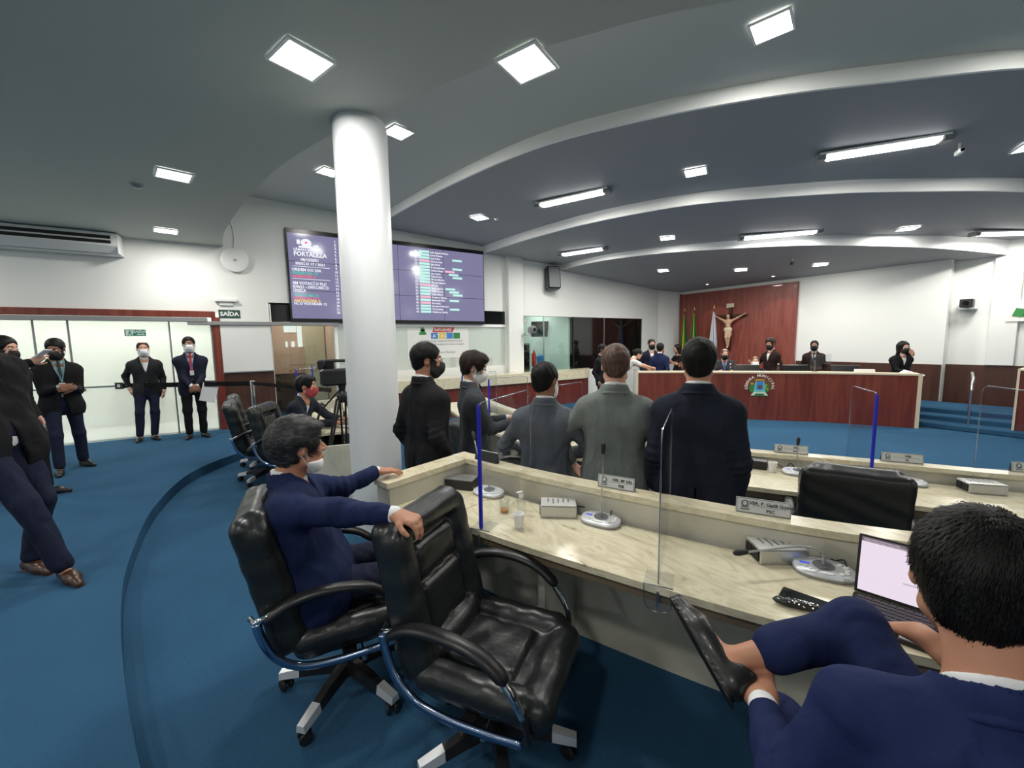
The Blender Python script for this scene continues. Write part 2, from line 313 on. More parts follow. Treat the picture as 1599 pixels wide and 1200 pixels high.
# ---------------------------------------------------------------- implicit surfaces: cushions, bodies, clothes
def _n(v): v = np.asarray(v, float); return v/(np.linalg.norm(v)+1e-9)
class SDF:
    def __init__(s): s.ops = []
    def _add(s, mode, fn, lo, hi, k): s.ops.append((mode, fn, np.array(lo, float), np.array(hi, float), k)); return s
    def cap(s, a, b, ra, rb=None, k=.02, flat=None, fs=1.0, mode='u'):
        rb = ra if rb is None else rb; a = np.array(a, float); b = np.array(b, float); ab = b-a; L2 = ab@ab+1e-12; rm = max(ra, rb)*max(1, fs)
        nf = None if flat is None else _n(flat)
        def fn(x, y, z):
            px, py, pz = x-a[0], y-a[1], z-a[2]
            t_ = np.clip((px*ab[0]+py*ab[1]+pz*ab[2])/L2, 0, 1)
            dx, dy, dz = px-t_*ab[0], py-t_*ab[1], pz-t_*ab[2]
            if nf is not None:
                c = (dx*nf[0]+dy*nf[1]+dz*nf[2])*(1/fs-1); dx, dy, dz = dx+c*nf[0], dy+c*nf[1], dz+c*nf[2]
            d = np.sqrt(dx*dx+dy*dy+dz*dz)-(ra+(rb-ra)*t_)
            return d*min(1, fs) if nf is not None else d
        return s._add(mode, fn, np.minimum(a, b)-rm, np.maximum(a, b)+rm, k)
    def ell(s, c, r, k=.02, R=None, mode='u'):
        c = np.array(c, float); r = np.array(r, float); R = np.eye(3) if R is None else np.array(R, float)
        def fn(x, y, z):
            px, py, pz = x-c[0], y-c[1], z-c[2]
            q = [(px*R[0, i]+py*R[1, i]+pz*R[2, i]) for i in range(3)]
            k0 = np.sqrt(sum((q[i]/r[i])**2 for i in range(3))); k1 = np.sqrt(sum((q[i]/r[i]**2)**2 for i in range(3)))+1e-9
            return k0*(k0-1)/k1
        m_ = r.max(); return s._add(mode, fn, c-m_, c+m_, k)
    def box(s, c, h, rad=.02, k=.01, R=None, mode='u'):
        c = np.array(c, float); h = np.array(h, float)-rad; R = np.eye(3) if R is None else np.array(R, float)
        def fn(x, y, z):
            px, py, pz = x-c[0], y-c[1], z-c[2]
            q = [abs(px*R[0, i]+py*R[1, i]+pz*R[2, i])-h[i] for i in range(3)]
            return np.sqrt(sum(np.maximum(v, 0)**2 for v in q))+np.minimum(np.maximum(np.maximum(q[0], q[1]), q[2]), 0)-rad
        m_ = np.abs(R)@(h+rad); return s._add(mode, fn, c-m_, c+m_, k)
    def fn(s, f, lo, hi, k=.005, mode='u'): return s._add(mode, f, lo, hi, k)
    def plane(s, p, n, k=.004):
        """cut away the side the normal points to"""
        p = np.array(p, float); n = _n(n)
        return s._add('i', lambda x, y, z: (x-p[0])*n[0]+(y-p[1])*n[1]+(z-p[2])*n[2], [-9]*3, [9]*3, k)
    def warp(s, f): return s._add('w', f, [-9]*3, [9]*3, 0)
    def build(s, name, h, m, parent=None, label=None, extra=.02, link=True):
        us = [o for o in s.ops if o[0] == 'u']; lo = np.min([o[2] for o in us], 0)-extra; hi = np.max([o[3] for o in us], 0)+extra
        N = np.ceil((hi-lo)/h).astype(int)+1
        ax = [lo[i]+h*np.arange(N[i]) for i in range(3)]
        F = np.full(N, .5, np.float32)
        for mode, fn, l, u, k in s.ops:
            i0 = np.clip(np.floor((l-k-2*h-lo)/h).astype(int), 0, N-1); i1 = np.clip(np.ceil((u+k+2*h-lo)/h).astype(int)+1, 1, N)
            if (i1 <= i0).any(): continue
            sl = tuple(slice(a_, b_) for a_, b_ in zip(i0, i1))
            x = ax[0][sl[0]][:, None, None]; y = ax[1][sl[1]][None, :, None]; z = ax[2][sl[2]][None, None, :]
            d = np.broadcast_to(fn(x, y, z), F[sl].shape).astype(np.float32); A = F[sl]
            if mode == 'u':
                if k > 0: hh = np.maximum(k-np.abs(A-d), 0)/k; F[sl] = np.minimum(A, d)-hh*hh*k*.25
                else: F[sl] = np.minimum(A, d)
            elif mode == 'w': F[sl] = A+d
            else:
                if mode == 's': d = -d
                if k > 0: hh = np.maximum(k-np.abs(A-d), 0)/k; F[sl] = np.maximum(A, d)+hh*hh*k*.25
                else: F[sl] = np.maximum(A, d)
        for a_ in range(3):
            ix = [slice(None)]*3
            for e in (0, -1): ix[a_] = e; F[tuple(ix)] = np.maximum(F[tuple(ix)], 1e-3)
        S = F < 0; cnt = np.zeros(N-1, np.int8)
        for i in (0, 1):
            for j in (0, 1):
                for k_ in (0, 1): cnt += S[i:N[0]-1+i, j:N[1]-1+j, k_:N[2]-1+k_]
        act = (cnt > 0) & (cnt < 8); co = np.argwhere(act); idx = np.full(N-1, -1, np.int32); idx[act] = np.arange(len(co))
        pos = np.zeros((len(co), 3)); num = np.zeros(len(co))
        for a_ in range(3):
            for p in (0, 1):
                for q in (0, 1):
                    o = np.zeros(3, int); o[(a_+1) % 3] = p; o[(a_+2) % 3] = q; e = o.copy(); e[a_] = 1
                    fa = F[tuple((co+o).T)]; fb = F[tuple((co+e).T)]; cr = (fa < 0) != (fb < 0)
                    t_ = np.where(cr, fa/np.where(cr, fa-fb, 1), 0)[:, None]; pos += np.where(cr[:, None], o+t_*(e-o), 0); num += cr
        V = (co+pos/np.maximum(num, 1)[:, None])*h+lo
        faces = []
        for a_ in range(3):
            b_, c_ = (a_+1) % 3, (a_+2) % 3
            s0 = [slice(1, -1)]*3; s0[a_] = slice(0, N[a_]-1); s1 = list(s0); s1[a_] = slice(1, N[a_])
            s0[b_] = s1[b_] = slice(1, N[b_]-1); s0[c_] = s1[c_] = slice(1, N[c_]-1)
            A, B = S[tuple(s0)], S[tuple(s1)]; e = np.argwhere(A != B)
            if not len(e): continue
            sg = A[tuple(e.T)]; off = np.zeros(3, int); off[b_] = 1; off[c_] = 1; e = e+off
            def cell(db, dc): q = e.copy(); q[:, b_] -= db; q[:, c_] -= dc; return idx[tuple(q.T)]
            Q = np.stack([cell(1, 1), cell(0, 1), cell(0, 0), cell(1, 0)], 1); Q[~sg] = Q[~sg][:, ::-1]; faces.append(Q)
        if not faces: print('EMPTY', name); faces = [np.zeros((0, 4), int)]; 
        Fa = np.concatenate(faces); Fa = Fa[(Fa >= 0).all(1)]
        # light smoothing of vertex positions
        for _ in range(1):
            acc = np.zeros_like(V); n_ = np.zeros(len(V))
            for i in range(4):
                np.add.at(acc, Fa[:, i], V[Fa[:, (i+1) % 4]]); np.add.at(n_, Fa[:, i], 1)
                np.add.at(acc, Fa[:, i], V[Fa[:, (i+3) % 4]]); np.add.at(n_, Fa[:, i], 1)
            V = .6*V+.4*acc/np.maximum(n_, 1)[:, None]
        me = bpy.data.meshes.new(name); me.vertices.add(len(V)); me.vertices.foreach_set('co', V.astype(np.float32).ravel())
        me.loops.add(len(Fa)*4); me.loops.foreach_set('vertex_index', Fa.astype(np.int32).ravel())
        me.polygons.add(len(Fa)); me.polygons.foreach_set('loop_start', np.arange(0, len(Fa)*4, 4, dtype=np.int32))
        me.polygons.foreach_set('use_smooth', np.ones(len(Fa), bool)); me.update(calc_edges=True); me.validate()
        me.materials.append(M[m] if isinstance(m, str) else m)
        o = bpy.data.objects.new(name, me); C.objects.link(o)
        if parent is not None: o.parent = parent
        if label: o['label'] = label
        return o
# ---------------------------------------------------------------- the room
def struct(mb, name, m, parent=None, **k):
    o = mb.build(name, m, parent, **k)
    if parent is None: o['kind'] = 'structure'
    return o
step1 = catmull([(-9.6, 4.6), (-9.1, 3.0), (-8.6, 1.5), (-8.05, .5), (-7.36, -.17), (-6.55, -.70), (-5.35, -.90), (-4.12, -.87), (-3.32, -.77), (-2.35, -.56), (-1.6, -.34), (-.8, -.05), (.4, .5), (2, 1.6), (4, 3.4), (6, 6)], 8)
step2 = catmull([(-9.6, 5.2), (-8.8, 3.6), (-7.9, 2.55), (-6.6, 1.75), (-5.2, 1.32), (-4, 1.25), (-2.8, 1.36), (-2.05, 1.55), (-1.38, 1.83), (-.85, 2.09), (-.45, 2.35), (.1, 2.78), (.8, 3.46), (2.2, 4.9), (4, 6.2), (6, 8)], 8)
struct(MB().box((-9.8, -7, -.3), (6, 13.6, FLOOR2)), 'floor', 'carpet')
mb = MB(); a = resample(step1, 120); b2 = resample(step2, 120); mb.band(a, b2, FLOOR2-.05, FLOOR1); struct(mb, 'floor', 'carpet')
mb = MB(); mb.band([(x, -7.0) for x, y in step1], step1, FLOOR2-.05, 0.0); struct(mb, 'floor', 'carpet')
# steps up to the side platform right of the rostrum
for i, (y0, z) in enumerate(((11.15, -.10), (11.55, 0.0), (11.95, .10))):
    struct(MB().box((-2.95+.0*i, y0, FLOOR2), (6, 13.2, z), .015), 'floor', 'carpet')
# left wall and its openings (inner face x = -9.6)
X0, X1 = -9.8, -9.6
mb = MB()
for y0, y1, z0, z1 in ((-7, -.43, 2.24, 4.6), (-.43, .41, 0, 4.6), (.41, 5.95, 2.42, 4.6), (1.62, 5.95, -.2, .95), (6.45, 11.52, 2.32, 4.6), (6.45, 11.52, -.2, .70), (11.52, 12.35, -.2, 4.6), (5.95, 6.45, -.2, 4.6)):
    mb.box((X0, y0, z0), (X1, y1, z1))
mb.prism([(-9.8, 12.35), (-9.6, 12.35), (-9.32, 13.2), (-9.32, 13.5), (-9.8, 13.5)], -.2, 4.6)
struct(mb, 'wall_left', 'wall_paint')
struct(MB().box((-9.6, 5.97, -.2), (-9.44, 6.45, 4.3), .01), 'trim_1', 'wall_paint')
# back wall
struct(MB().box((-9.5, 13.2, -.2), (-2.55, 13.75, 4.2)).box((-2.6, 13.5, -.2), (6.2, 13.75, 4.2)), 'wall_back', 'wall_paint')
struct(MB().box((-1.95, 13.42, .94), (-1.55, 13.5, 4.0), .01), 'trim_2', 'wall_paint')
struct(MB().box((6, -7.2, -.3), (6.2, 13.6, 4.6)), 'wall_right_unseen', 'wall_paint')  # unseen wall, added out of view for the light in the room
struct(MB().box((-11.2, -7.2, -.3), (6.2, -7, 4.6)), 'wall_rear', 'wall_paint')
struct(MB().box((-5.5, 13.165, .0), (-2.56, 13.2, .94)).box((-2.55, 13.465, .0), (6, 13.5, .94)).box((-9.31, 13.165, -.2), (-9.24, 13.2, .94)), 'baseboard_back', 'dark_wood')
struct(MB().box((-9.24, 13.12, -.2), (-5.53, 13.2, 3.17), .006).box((-9.27, 13.10, -.2), (-9.23, 13.2, 3.19)), 'trim_3', 'red_wood_panel')
# wainscot between the glass doors and the glazed office
struct(MB().box((-9.6, -.42, 0), (-9.57, .41, 1.10)), 'baseboard_left', 'dark_wood')
struct(MB().box((-9.595, -7, 2.13), (-9.53, -.475, 2.245), .008).box((-9.595, -.545, 0), (-9.53, -.418, 2.14), .008), 'trim_4', 'dark_wood' if 0 else 'red_wood')
struct(MB().box((-9.56, -7, 2.045), (-9.48, -.6, 2.125), .006).box((-9.565, -.9, 1.99), (-9.49, 1.66, 2.06), .006), 'trim_5', 'grey_metal')
o = thing('sliding_panel', 'white sliding panel on the wall between the glass doors and the office window', 'panel', (-9.54, -.02, 1.08))
MB().box((-.02, -.40, .02), (.015, .42, .91), .004).build('board', 'white_plastic', o); MB().box((-.022, -.41, 0), (.02, .43, .022)).build('bottom_rail', 'steel', o)
# glass doors
seams = [-7, -5.9, -4.6, -3.72, -2.83, -2.44, -1.16, -.55]
for i in range(len(seams)-1):
    o = struct(MB().box((-9.585, seams[i]+.012, 0.01), (-9.573, seams[i+1]-.012, 2.05)), 'door_%d' % (i+1), 'door_glass')
    MB().box((-9.59, seams[i]+.012, .93), (-9.568, seams[i+1]-.012, .955)).build('mid_rail', 'steel', o)
    MB().box((-9.592, seams[i+1]-.02, 0), (-9.566, seams[i+1]+.006, 2.05)).build('edge_strip', 'grey_metal', o)
    if i in (5, 6): MB().box((-9.566, seams[i]+.03, .88), (-9.545, seams[i]+.12, .93), .006).build('door_lock', 'steel', o)
# office beyond the glass: corridor, peach room, mint control room, dark gallery
struct(MB().box((-11.2, -7, -.1), (-9.8, .41, 0)), 'floor', 'white_plastic')
struct(MB().box((-11.3, -7, 0), (-11.2, .41, 2.9)).box((-11.2, .38, 0), (-9.8, .43, 2.9)), 'wall_corridor', 'wall_paint')
struct(MB().box((-11.3, -7, 2.8), (-9.8, .43, 2.9)), 'ceiling', 'white_trim')
struct(MB().box((-11.3, .43, 0), (-11.2, 1.66, 2.9)).box((-11.2, 1.62, 0), (-9.8, 1.68, 2.9)), 'wall_lobby', 'poster_peach')
struct(MB().box((-11.2, 1.15, 0), (-11.05, 1.6, 2.9)), 'trim_6', 'poster_cream')
struct(MB().box((-11.19, .44, 0), (-11.13, 1.16, .92)), 'baseboard_lobby', 'dark_wood')
emis('lit_window', (1, .93, .90), 1.1)
struct(MB().box((-11.19, .74, 1.9), (-11.17, 1.0, 2.5)).box((-11.19, 1.02, 1.55), (-11.17, 1.12, 2.5)).box((-11.19, .76, 1.55), (-11.17, .80, 1.68)).box((-11.19, .88, 1.55), (-11.17, .95, 1.68)), 'window_4', 'lit_window')
struct(MB().box((-11.3, .41, -.1), (-9.8, 1.66, 0)), 'floor', 'carpet')
struct(MB().box((-11.3, .41, 2.6), (-9.8, 1.66, 2.7)), 'ceiling', 'white_trim')
struct(MB().box((-13, 1.66, -.2), (-12.9, 8.42, 2.9)).box((-12.9, 8.36, -.2), (-9.8, 8.42, 2.9)), 'wall_office', 'room_mint')
struct(MB().box((-13, 1.66, 2.8), (-9.8, 11.6, 2.9)), 'ceiling', 'white_trim')
struct(MB().box((-13, 1.66, -.3), (-9.8, 11.6, -.2)), 'floor', 'room_dark')
struct(MB().box((-13, 8.42, -.2), (-12.9, 11.7, 2.8)).box((-12.9, 11.52, -.2), (-9.8, 11.6, 2.8)).box((-12.9, 8.42, -.2), (-9.8, 8.44, 2.8)), 'wall_gallery', 'room_dark')
gl = struct(MB().box((-9.70, .43, 0), (-9.69, 1.60, 2.0)), 'window_1', 'window_glass')
g2 = struct(MB().box((-9.67, 1.62, .95), (-9.655, 5.95, 2.0)), 'window_2', 'door_glass')
g3 = struct(MB().box((-9.66, 6.45, .70), (-9.648, 8.40, 2.32)), 'window_3', 'window_glass')
for y in (7.30,): MB().box((-9.665, y-.012, .7), (-9.643, y+.012, 2.32)).build('window_frame', 'steel', g3)
g4 = struct(MB().box((-9.66, 8.40, .62), (-9.64, 11.52, 2.32)), 'window_5', 'glass_black')
for y in (8.42, 9.72, 11.5): MB().box((-9.645, y-.015, .62), (-9.625, y+.015, 2.32)).build('window_frame', 'steel' if y == 9.72 else 'plastic_black', g4)
g5 = struct(MB().box((-9.64, .43, 2.07), (-9.62, 5.95, 2.42)), 'window_6', 'glass_black')
MB().box((-9.63, .40, 2.05), (-9.60, .43, 2.45)).box((-9.63, .40, 2.42), (-9.60, .80, 2.45)).build('window_frame', 'white_trim', g5)
struct(MB().box((-9.8, 1.60, 0), (-9.6, 1.66, 2.0)).box((-9.8, 1.62, 2.0), (-9.6, 5.95, 2.06)), 'trim_7', 'white_trim')
# stickers on the office glass
o = thing('office_poster', 'informative sticker with a red title bar and coloured tiles on the office glass', 'poster', (-9.652, 3.2, 1.24))
F = frame((-9.652, 0, 0), (0, 1, 0), (0, 0, 1)); F.translation -= Vector(o.location)
def wallpart(name, m, rects=(), texts=(), discs=(), F=None, parent=None, z=.002):
    mb = MB()
    for r in rects: add_rect(mb, F, *r, z=z)
    for t_ in texts: add_text(mb, t_[0], t_[1], F, t_[2], t_[3], z=z, align=t_[4] if len(t_) > 4 else 'LEFT', bold=t_[5] if len(t_) > 5 else 0)
    for d in discs: add_disc(mb, F, *d, z=z)
    return mb.build(name, m, parent)
wallpart('sheet', 'white_plastic', [(3.22, 1.22, 4.85, 1.95)], F=F, parent=o, z=.001)
mb = MB(); mb.add([F @ Vector(p) for p in ((3.86, 1.86, .004), (4.40, 1.86, .004), (4.46, 1.98, .004), (3.90, 1.98, .004))], [(0, 1, 2, 3)]); mb.build('title_bar', 'red_paint', o)
wallpart('title_text', 'sign_white', texts=[('INFORMES', .10, 3.91, 1.885, 'LEFT', .002)], F=F, parent=o, z=.006)
for k, (m_, y0) in enumerate((('blue_sticker', 3.82), ('yellow_sticker', 4.02), ('emblem_blue', 4.22), ('emblem_green', 4.42))): wallpart('tile', m_, [(y0, 1.70, y0+.185, 1.85)], F=F, parent=o, z=.004)
wallpart('tile_text', 'sign_white', texts=[('A T A S', .12, 3.86, 1.73, 'LEFT', .002)], F=F, parent=o, z=.006)
wallpart('crest', 'emblem_green', [(3.52, 1.80, 3.70, 1.86), (3.55, 1.86, 3.67, 1.92)], discs=[(3.61, 1.93, .05, .05)], F=F, parent=o, z=.004)
for tx_ in (('PRESENÇA DE TODOS É IMPORTANTE', .065, 3.55, 1.62), ('PARA O NOSSO TRABALHO E PARA A CIDADE', .055, 3.55, 1.54), ('DE FORTALEZA', .055, 3.55, 1.46), ('Câmara Municipal', .07, 3.95, 1.34)): wallpart('small_print', 'ink_grey', texts=[tx_], F=F, parent=o, z=.004)
o = thing('window_lettering', 'faint lettering stuck on the peach lit glass under the video wall', 'sticker', (-9.685, .9, 1.0))
F = frame((-9.686, 0, 0), (0, -1, 0), (0, 0, 1)); F.translation -= Vector(o.location)
wallpart('lettering', 'emblem_brown', texts=[('FORTALEZA', .11, -1.28, 1.02, 'LEFT', .002), ('CÂMARA MUNICIPAL DE', .05, -1.25, 1.16, 'LEFT')], F=F, parent=o)

# ceilings, each level lower than the one before it, with bowed white fascias
def zB(y): return 4.35-.045*(y-2.6)
def zC(y): return 4.2-.045*(y-2.6)
def zD(y): return 3.9-.045*(y-5.4)
def zE(y): return zD(y)-.12-.03*max(0, y-7.9)
cA = catmull([(-9.6, -.27), (-8.6, -.22), (-7.6, -.09), (-6.05, .18), (-4.95, .45), (-4.01, .79), (-3.45, 1.06), (-2.91, 1.32), (-2.43, 1.59), (-2.08, 1.83), (-1.77, 2.06), (-1.5, 2.3), (-1.0, 2.85), (0, 4.2), (1, 6), (2.0, 9), (2.6, 13.6)], 6)
c1 = catmull([(-9.6, 2.55), (-8.49, 2.66), (-6.51, 2.95), (-4.67, 3.38), (-3.44, 3.98), (-2.36, 4.72), (-1.55, 5.45), (-.84, 6.15), (-.1, 7.1), (.8, 8.7), (1.5, 11), (1.9, 13.6)], 6)
c2 = catmull([(-9.6, 5.3), (-9.0, 5.34), (-7.8, 5.45), (-6.4, 5.68), (-5.2, 6.05), (-4.2, 6.54), (-2.85, 7.68), (-2.0, 8.68), (-1.21, 9.78), (-.5, 11.2), (0.1, 13.6)], 7)
c3 = catmull([(-9.6, 7.85), (-8.7, 7.8), (-7.72, 7.92), (-6.6, 8.28), (-5.63, 8.8), (-4.13, 9.86), (-2.99, 11.2), (-2.3, 12.3), (-1.7, 13.6)], 8)
NC = 90
cA, c1, c2, c3 = [resample(c, NC) for c in (cA, c1, c2, c3)]
mb = MB()
mb.band([(x-.0, -7.2) for x, y in cA], cA, 3.46, 4.7); struct(mb, 'ceiling', 'ceiling_grey')
def level(ca, cb, fz, fz2, name, m, top=4.75):
    mb = MB(); steps = 5
    for s_ in range(steps):
        A = [tuple(np.array(p)*(1-s_/steps)+np.array(q)*s_/steps) for p, q in zip(ca, cb)]; B = [tuple(np.array(p)*(1-(s_+1)/steps)+np.array(q)*(s_+1)/steps) for p, q in zip(ca, cb)]
        mb.strip([(x, y, fz(y)) for x, y in B], [(x, y, fz(y)) for x, y in A])
    struct(mb, name, m, smooth=True)
    o = mb
level(cA, c1, zB, None, 'ceiling', 'ceiling_pale')
level(c1, c2, zC, None, 'ceiling', 'ceiling_blue')
level(c2, c3, zD, None, 'ceiling', 'ceiling_blue')
level(c3, [(-9.6+.25*i/(NC-1), 13.6) for i in range(NC)], zE, None, 'ceiling', 'ceiling_blue')
struct(MB().box((-9.9, -7.2, 4.72), (6.2, 13.8, 4.8)), 'ceiling', 'ceiling_grey')
for i, (c, f0, f1) in enumerate(((c1, zC, zB), (c2, zD, zC), (c3, zE, zD))):
    mb = MB(); off = offset(c, .03)
    A = [(x, y, f0(y)-.012) for x, y in c]; B = [(x, y, f1(y)+.02) for x, y in c]; A2 = [(x, y, f0(y)-.012) for x, y in off]
    mb.strip(A, B); mb.strip(A2, A); mb.strip([(x, y, z+.1) for x, y, z in A2], A2)
    struct(mb, 'trim_%d' % (10+i), 'white_trim', smooth=False)
# right part of the room beyond the bowed ceilings
# ---------------------------------------------------------------- lamps
def area(loc, sx, sy, wts, parent=None, rz=0, col=(1, .975, .915)):
    l = bpy.data.lights.new('lamp_light', 'AREA'); l.shape = 'RECTANGLE'; l.size = sx; l.size_y = sy; l.energy = wts; l.color = col
    o = bpy.data.objects.new('lamp_light', l); C.objects.link(o); o.location = loc; o.rotation_euler = (0, 0, rz)
    if parent: o.parent = parent
    return o
def panel(x, y, z, rz, label, s_=.28, wm=1.0):
    t_ = thing('ceiling_light', label, 'ceiling light', (x, y, z), rz, 'square ceiling panel lights')
    h_ = s_/2
    mb = MB(); e = .018
    mb.box((-h_-e, -h_-e, -.012), (h_+e, -h_, .004)).box((-h_-e, h_, -.012), (h_+e, h_+e, .004)).box((-h_-e, -h_, -.012), (-h_, h_, .004)).box((h_, -h_, -.012), (h_+e, h_, .004))
    mb.build('lamp_frame', 'white_trim', t_); MB().box((-h_, -h_, -.008), (h_, h_, .002)).build('diffuser', 'led', t_)
    area((0, 0, -.02), s_*.9, s_*.9, PANEL_W*wm, t_)
for x, y, rz, lab in ((-3.15, .42, .35, 'largest ceiling panel, above and left of the round column'), (-5.87, -.55, .2, 'ceiling panel on the low grey ceiling, between the air conditioner and the column'), (-8.68, -.98, .15, 'ceiling panel nearest the clock-like wall loudspeaker, above the glass doors'), (-2.41, 1.70, .4, 'ceiling panel cut by the curved edge of the low grey ceiling')):
    panel(x, y, 3.45, rz, lab)
for x, y in ((-8.6, -4.6), (-5.8, -4.4), (-3, -3.2), (-3, -6), (-.2, -1.2), (-.2, -4.6), (2.6, .2), (2.8, -3.4), (3.6, 4), (4.4, 8)):  # unseen panels added out of view to even out the light
    panel(x, y, 3.45, 0, 'unseen ceiling panel added behind the camera for even light')
for x, y, lab in ((-5.6, 1.86, 'ceiling panel partly hidden behind the top of the column, right side'), (-7.48, 1.30, 'small ceiling panel touching the left edge of the column'), (-2.0, 4.0, 'ceiling panel cut off by the top edge of the photo'), (-.2, 5.6, 'ceiling panel on the pale ceiling, right of the photo')):
    panel(x, y, zB(y)-.01, .3, lab)
for x, y, lab in ((-3.84, 5.72, 'ceiling panel in the middle of the grey ceiling between two long tubes'), (-7.6, 4.14, 'ceiling panel above the right half of the video wall'), (-1.0, 8.4, 'ceiling panel above the right of the hall')):
    panel(x, y, zC(y)-.01, .5, lab)
for x, y, lab in ((-5.86, 7.8, 'ceiling panel just right of the short tube light, second fascia behind it'), (-2.72, 10.8, 'ceiling panel at the right between the two far tube lights')):
    panel(x, y, zD(y)-.01, .6, lab)
for x, y, s_, lab in ((-7.55, 9.9, .26, 'small ceiling panel left of the rostrum, above the black window'), (-6.1, 11.2, .28, 'ceiling panel above the crucifix wall'), (-4.55, 11.9, .28, 'ceiling panel right of the crucifix wall')):
    panel(x, y, zE(y)-.01, .5, lab, s_)
for x, y in ((-7.8, 12.4), (-5.9, 12.5)):
    t_ = thing('spotlight', 'tiny warm ceiling spotlight at the %s of the wooden wall panel' % ('left' if x < -7 else 'right'), 'spotlight', (x, y, zE(y)), 0, 'warm spotlights')
    MB().lathe([(.05, -.015), (.05, .01)], n=16).build('bezel', 'white_trim', t_); MB().lathe([(.035, -.018), (.035, -.01)], n=16).build('bulb', 'spot_warm', t_)
    l = bpy.data.lights.new('spot', 'SPOT'); l.energy = 14; l.spot_size = 1.2; l.color = (1, .8, .6); lo = bpy.data.objects.new('lamp_light', l); C.objects.link(lo); lo.parent = t_; lo.location = (0, 0, -.03); lo.rotation_euler = (.25, 0, 0)
def tube_light(a, b, z, lab):
    a = Vector((*a, z)); b = Vector((*b, z)); c = (a+b)/2; d = b-a; L = d.length; rz = math.atan2(d.y, d.x)
    t_ = thing('tube_light', lab, 'tube light', (c.x, c.y, z), rz, 'long tube lights')
    MB().box((-L/2, -.09, -.03), (L/2, .09, 0), .006).build('tray', 'white_trim', t_)
    MB().box((-L/2+.09, -.07, -.075), (L/2-.09, .07, -.028), .012).build('diffuser', 'tube', t_)
    for s_ in (-1, 1): MB().box((s_*(L/2-.085), -.085, -.085), (s_*(L/2+.03), .085, 0), .015).build('end_cap', 'grey_metal', t_)
    area((0, 0, -.09), L*.85, .12, TUBE_W*L, t_)
tube_light((-6.25, 4.6), (-5.02, 5.15), zC(4.9)-.01, 'tube light on the middle ceiling, left one, above the standing men')
tube_light((-2.60, 6.53), (-1.52, 7.25), zC(6.9)-.01, 'large tube light at the upper right of the ceiling')
tube_light((-8.35, 6.85), (-7.20, 7.32), zD(7)-.01, 'short looking tube light near the black wall loudspeaker')
tube_light((-4.85, 8.80), (-3.72, 9.66), zD(9.2)-.01, 'tube light straight above the rostrum')
tube_light((-2.05, 11.9), (-1.35, 12.9), zD(12.5)-.01, 'tube light cut off by the right edge')
area((-10.4, -3.2, 2.75), .8, 5.5, 150, None); area((-11.3, 4.0, 2.75), 1.6, 3.6, 50, None); area((-11.3, 7.4, 2.75), 1.2, 1.4, 34, None); area((-10.5, 1.0, 2.55), .6, .6, 8, None, col=(1, .85, .75))  # added area lights without fixtures, brightening the rooms behind the glass
for k, (y, z) in enumerate(((-3.2, 2.79),)): pass
# column
t_ = MB().lathe([(.222, FLOOR1-.05), (.222, 3.40), (.21, 3.46)], c=(-3.80, .93, 0), n=64).build('column', 'column_paint', smooth=False, auto=40); t_['kind'] = 'structure'; t_.name = 'trim_8'
# ---------------------------------------------------------------- desks of the chamber
def desk(name, label, outer, z0, top=.75, ledge=.90, n=60, depth=.60, lw=.13, cat='desk'):
    """outer: plan line of the far side of the ledge; people sit on the near side"""
    o = resample(catmull(outer, 10), n); li = offset(o, -lw); nr = offset(o, -depth); wi = offset(o, -lw+.03)
    c = o[n//2]; t_ = thing(name, label, cat, (c[0], c[1], z0))
    def loc(L): return [(x-c[0], y-c[1]) for x, y in L]
    O_, LI, NR, WI = loc(o), loc(li), loc(nr), loc(wi); WO = loc(offset(o, -.015)); LI2 = loc(offset(o, -lw+.012))
    MB().band(WI, WO, 0, ledge-.02).build('parapet', 'marble_shaded', t_)
    MB().band(LI2, O_, ledge-.02, ledge+.012).build('ledge', 'travertine', t_)
    MB().band(NR, LI, top-.03, top).build('desktop', 'travertine', t_)
    MB().band(loc(offset(o, -depth+.02)), loc(offset(o, -depth+.045)), top-.075, top-.03).build('edge_board', 'desk_edge', t_)
    # pedestals every couple of metres
    L_ = np.r_[0, np.cumsum(np.linalg.norm(np.diff(np.array(o), axis=0), axis=1))]
    for s_ in np.arange(1.0, L_[-1]-.3, 1.35):
        i = int(np.argmin(abs(L_-s_))); i = min(i, n-2)
        a = np.array(WI[i]); b_ = np.array(NR[i]); d = (b_-a)/np.linalg.norm(b_-a); e = np.array((-d[1], d[0]))*.02; b_ = a+d*(depth-lw-.12)
        MB().prism([tuple(a-e), tuple(b_-e), tuple(b_+e), tuple(a+e)], 0, top-.03).build('pedestal', 'marble_shaded', t_)
    return t_
row1 = [(-2.71, 1.30), (-2.05, 1.49), (-1.38, 1.77), (-.85, 2.03), (-.45, 2.29), (.1, 2.72), (.8, 3.40)]
d1 = desk('curved_desk', 'long curved travertine desk in the foreground with the laptop and two silver boxes on it', row1, FLOOR1)
def lw_(p): return (p[0]-d1.location.x, p[1]-d1.location.y)
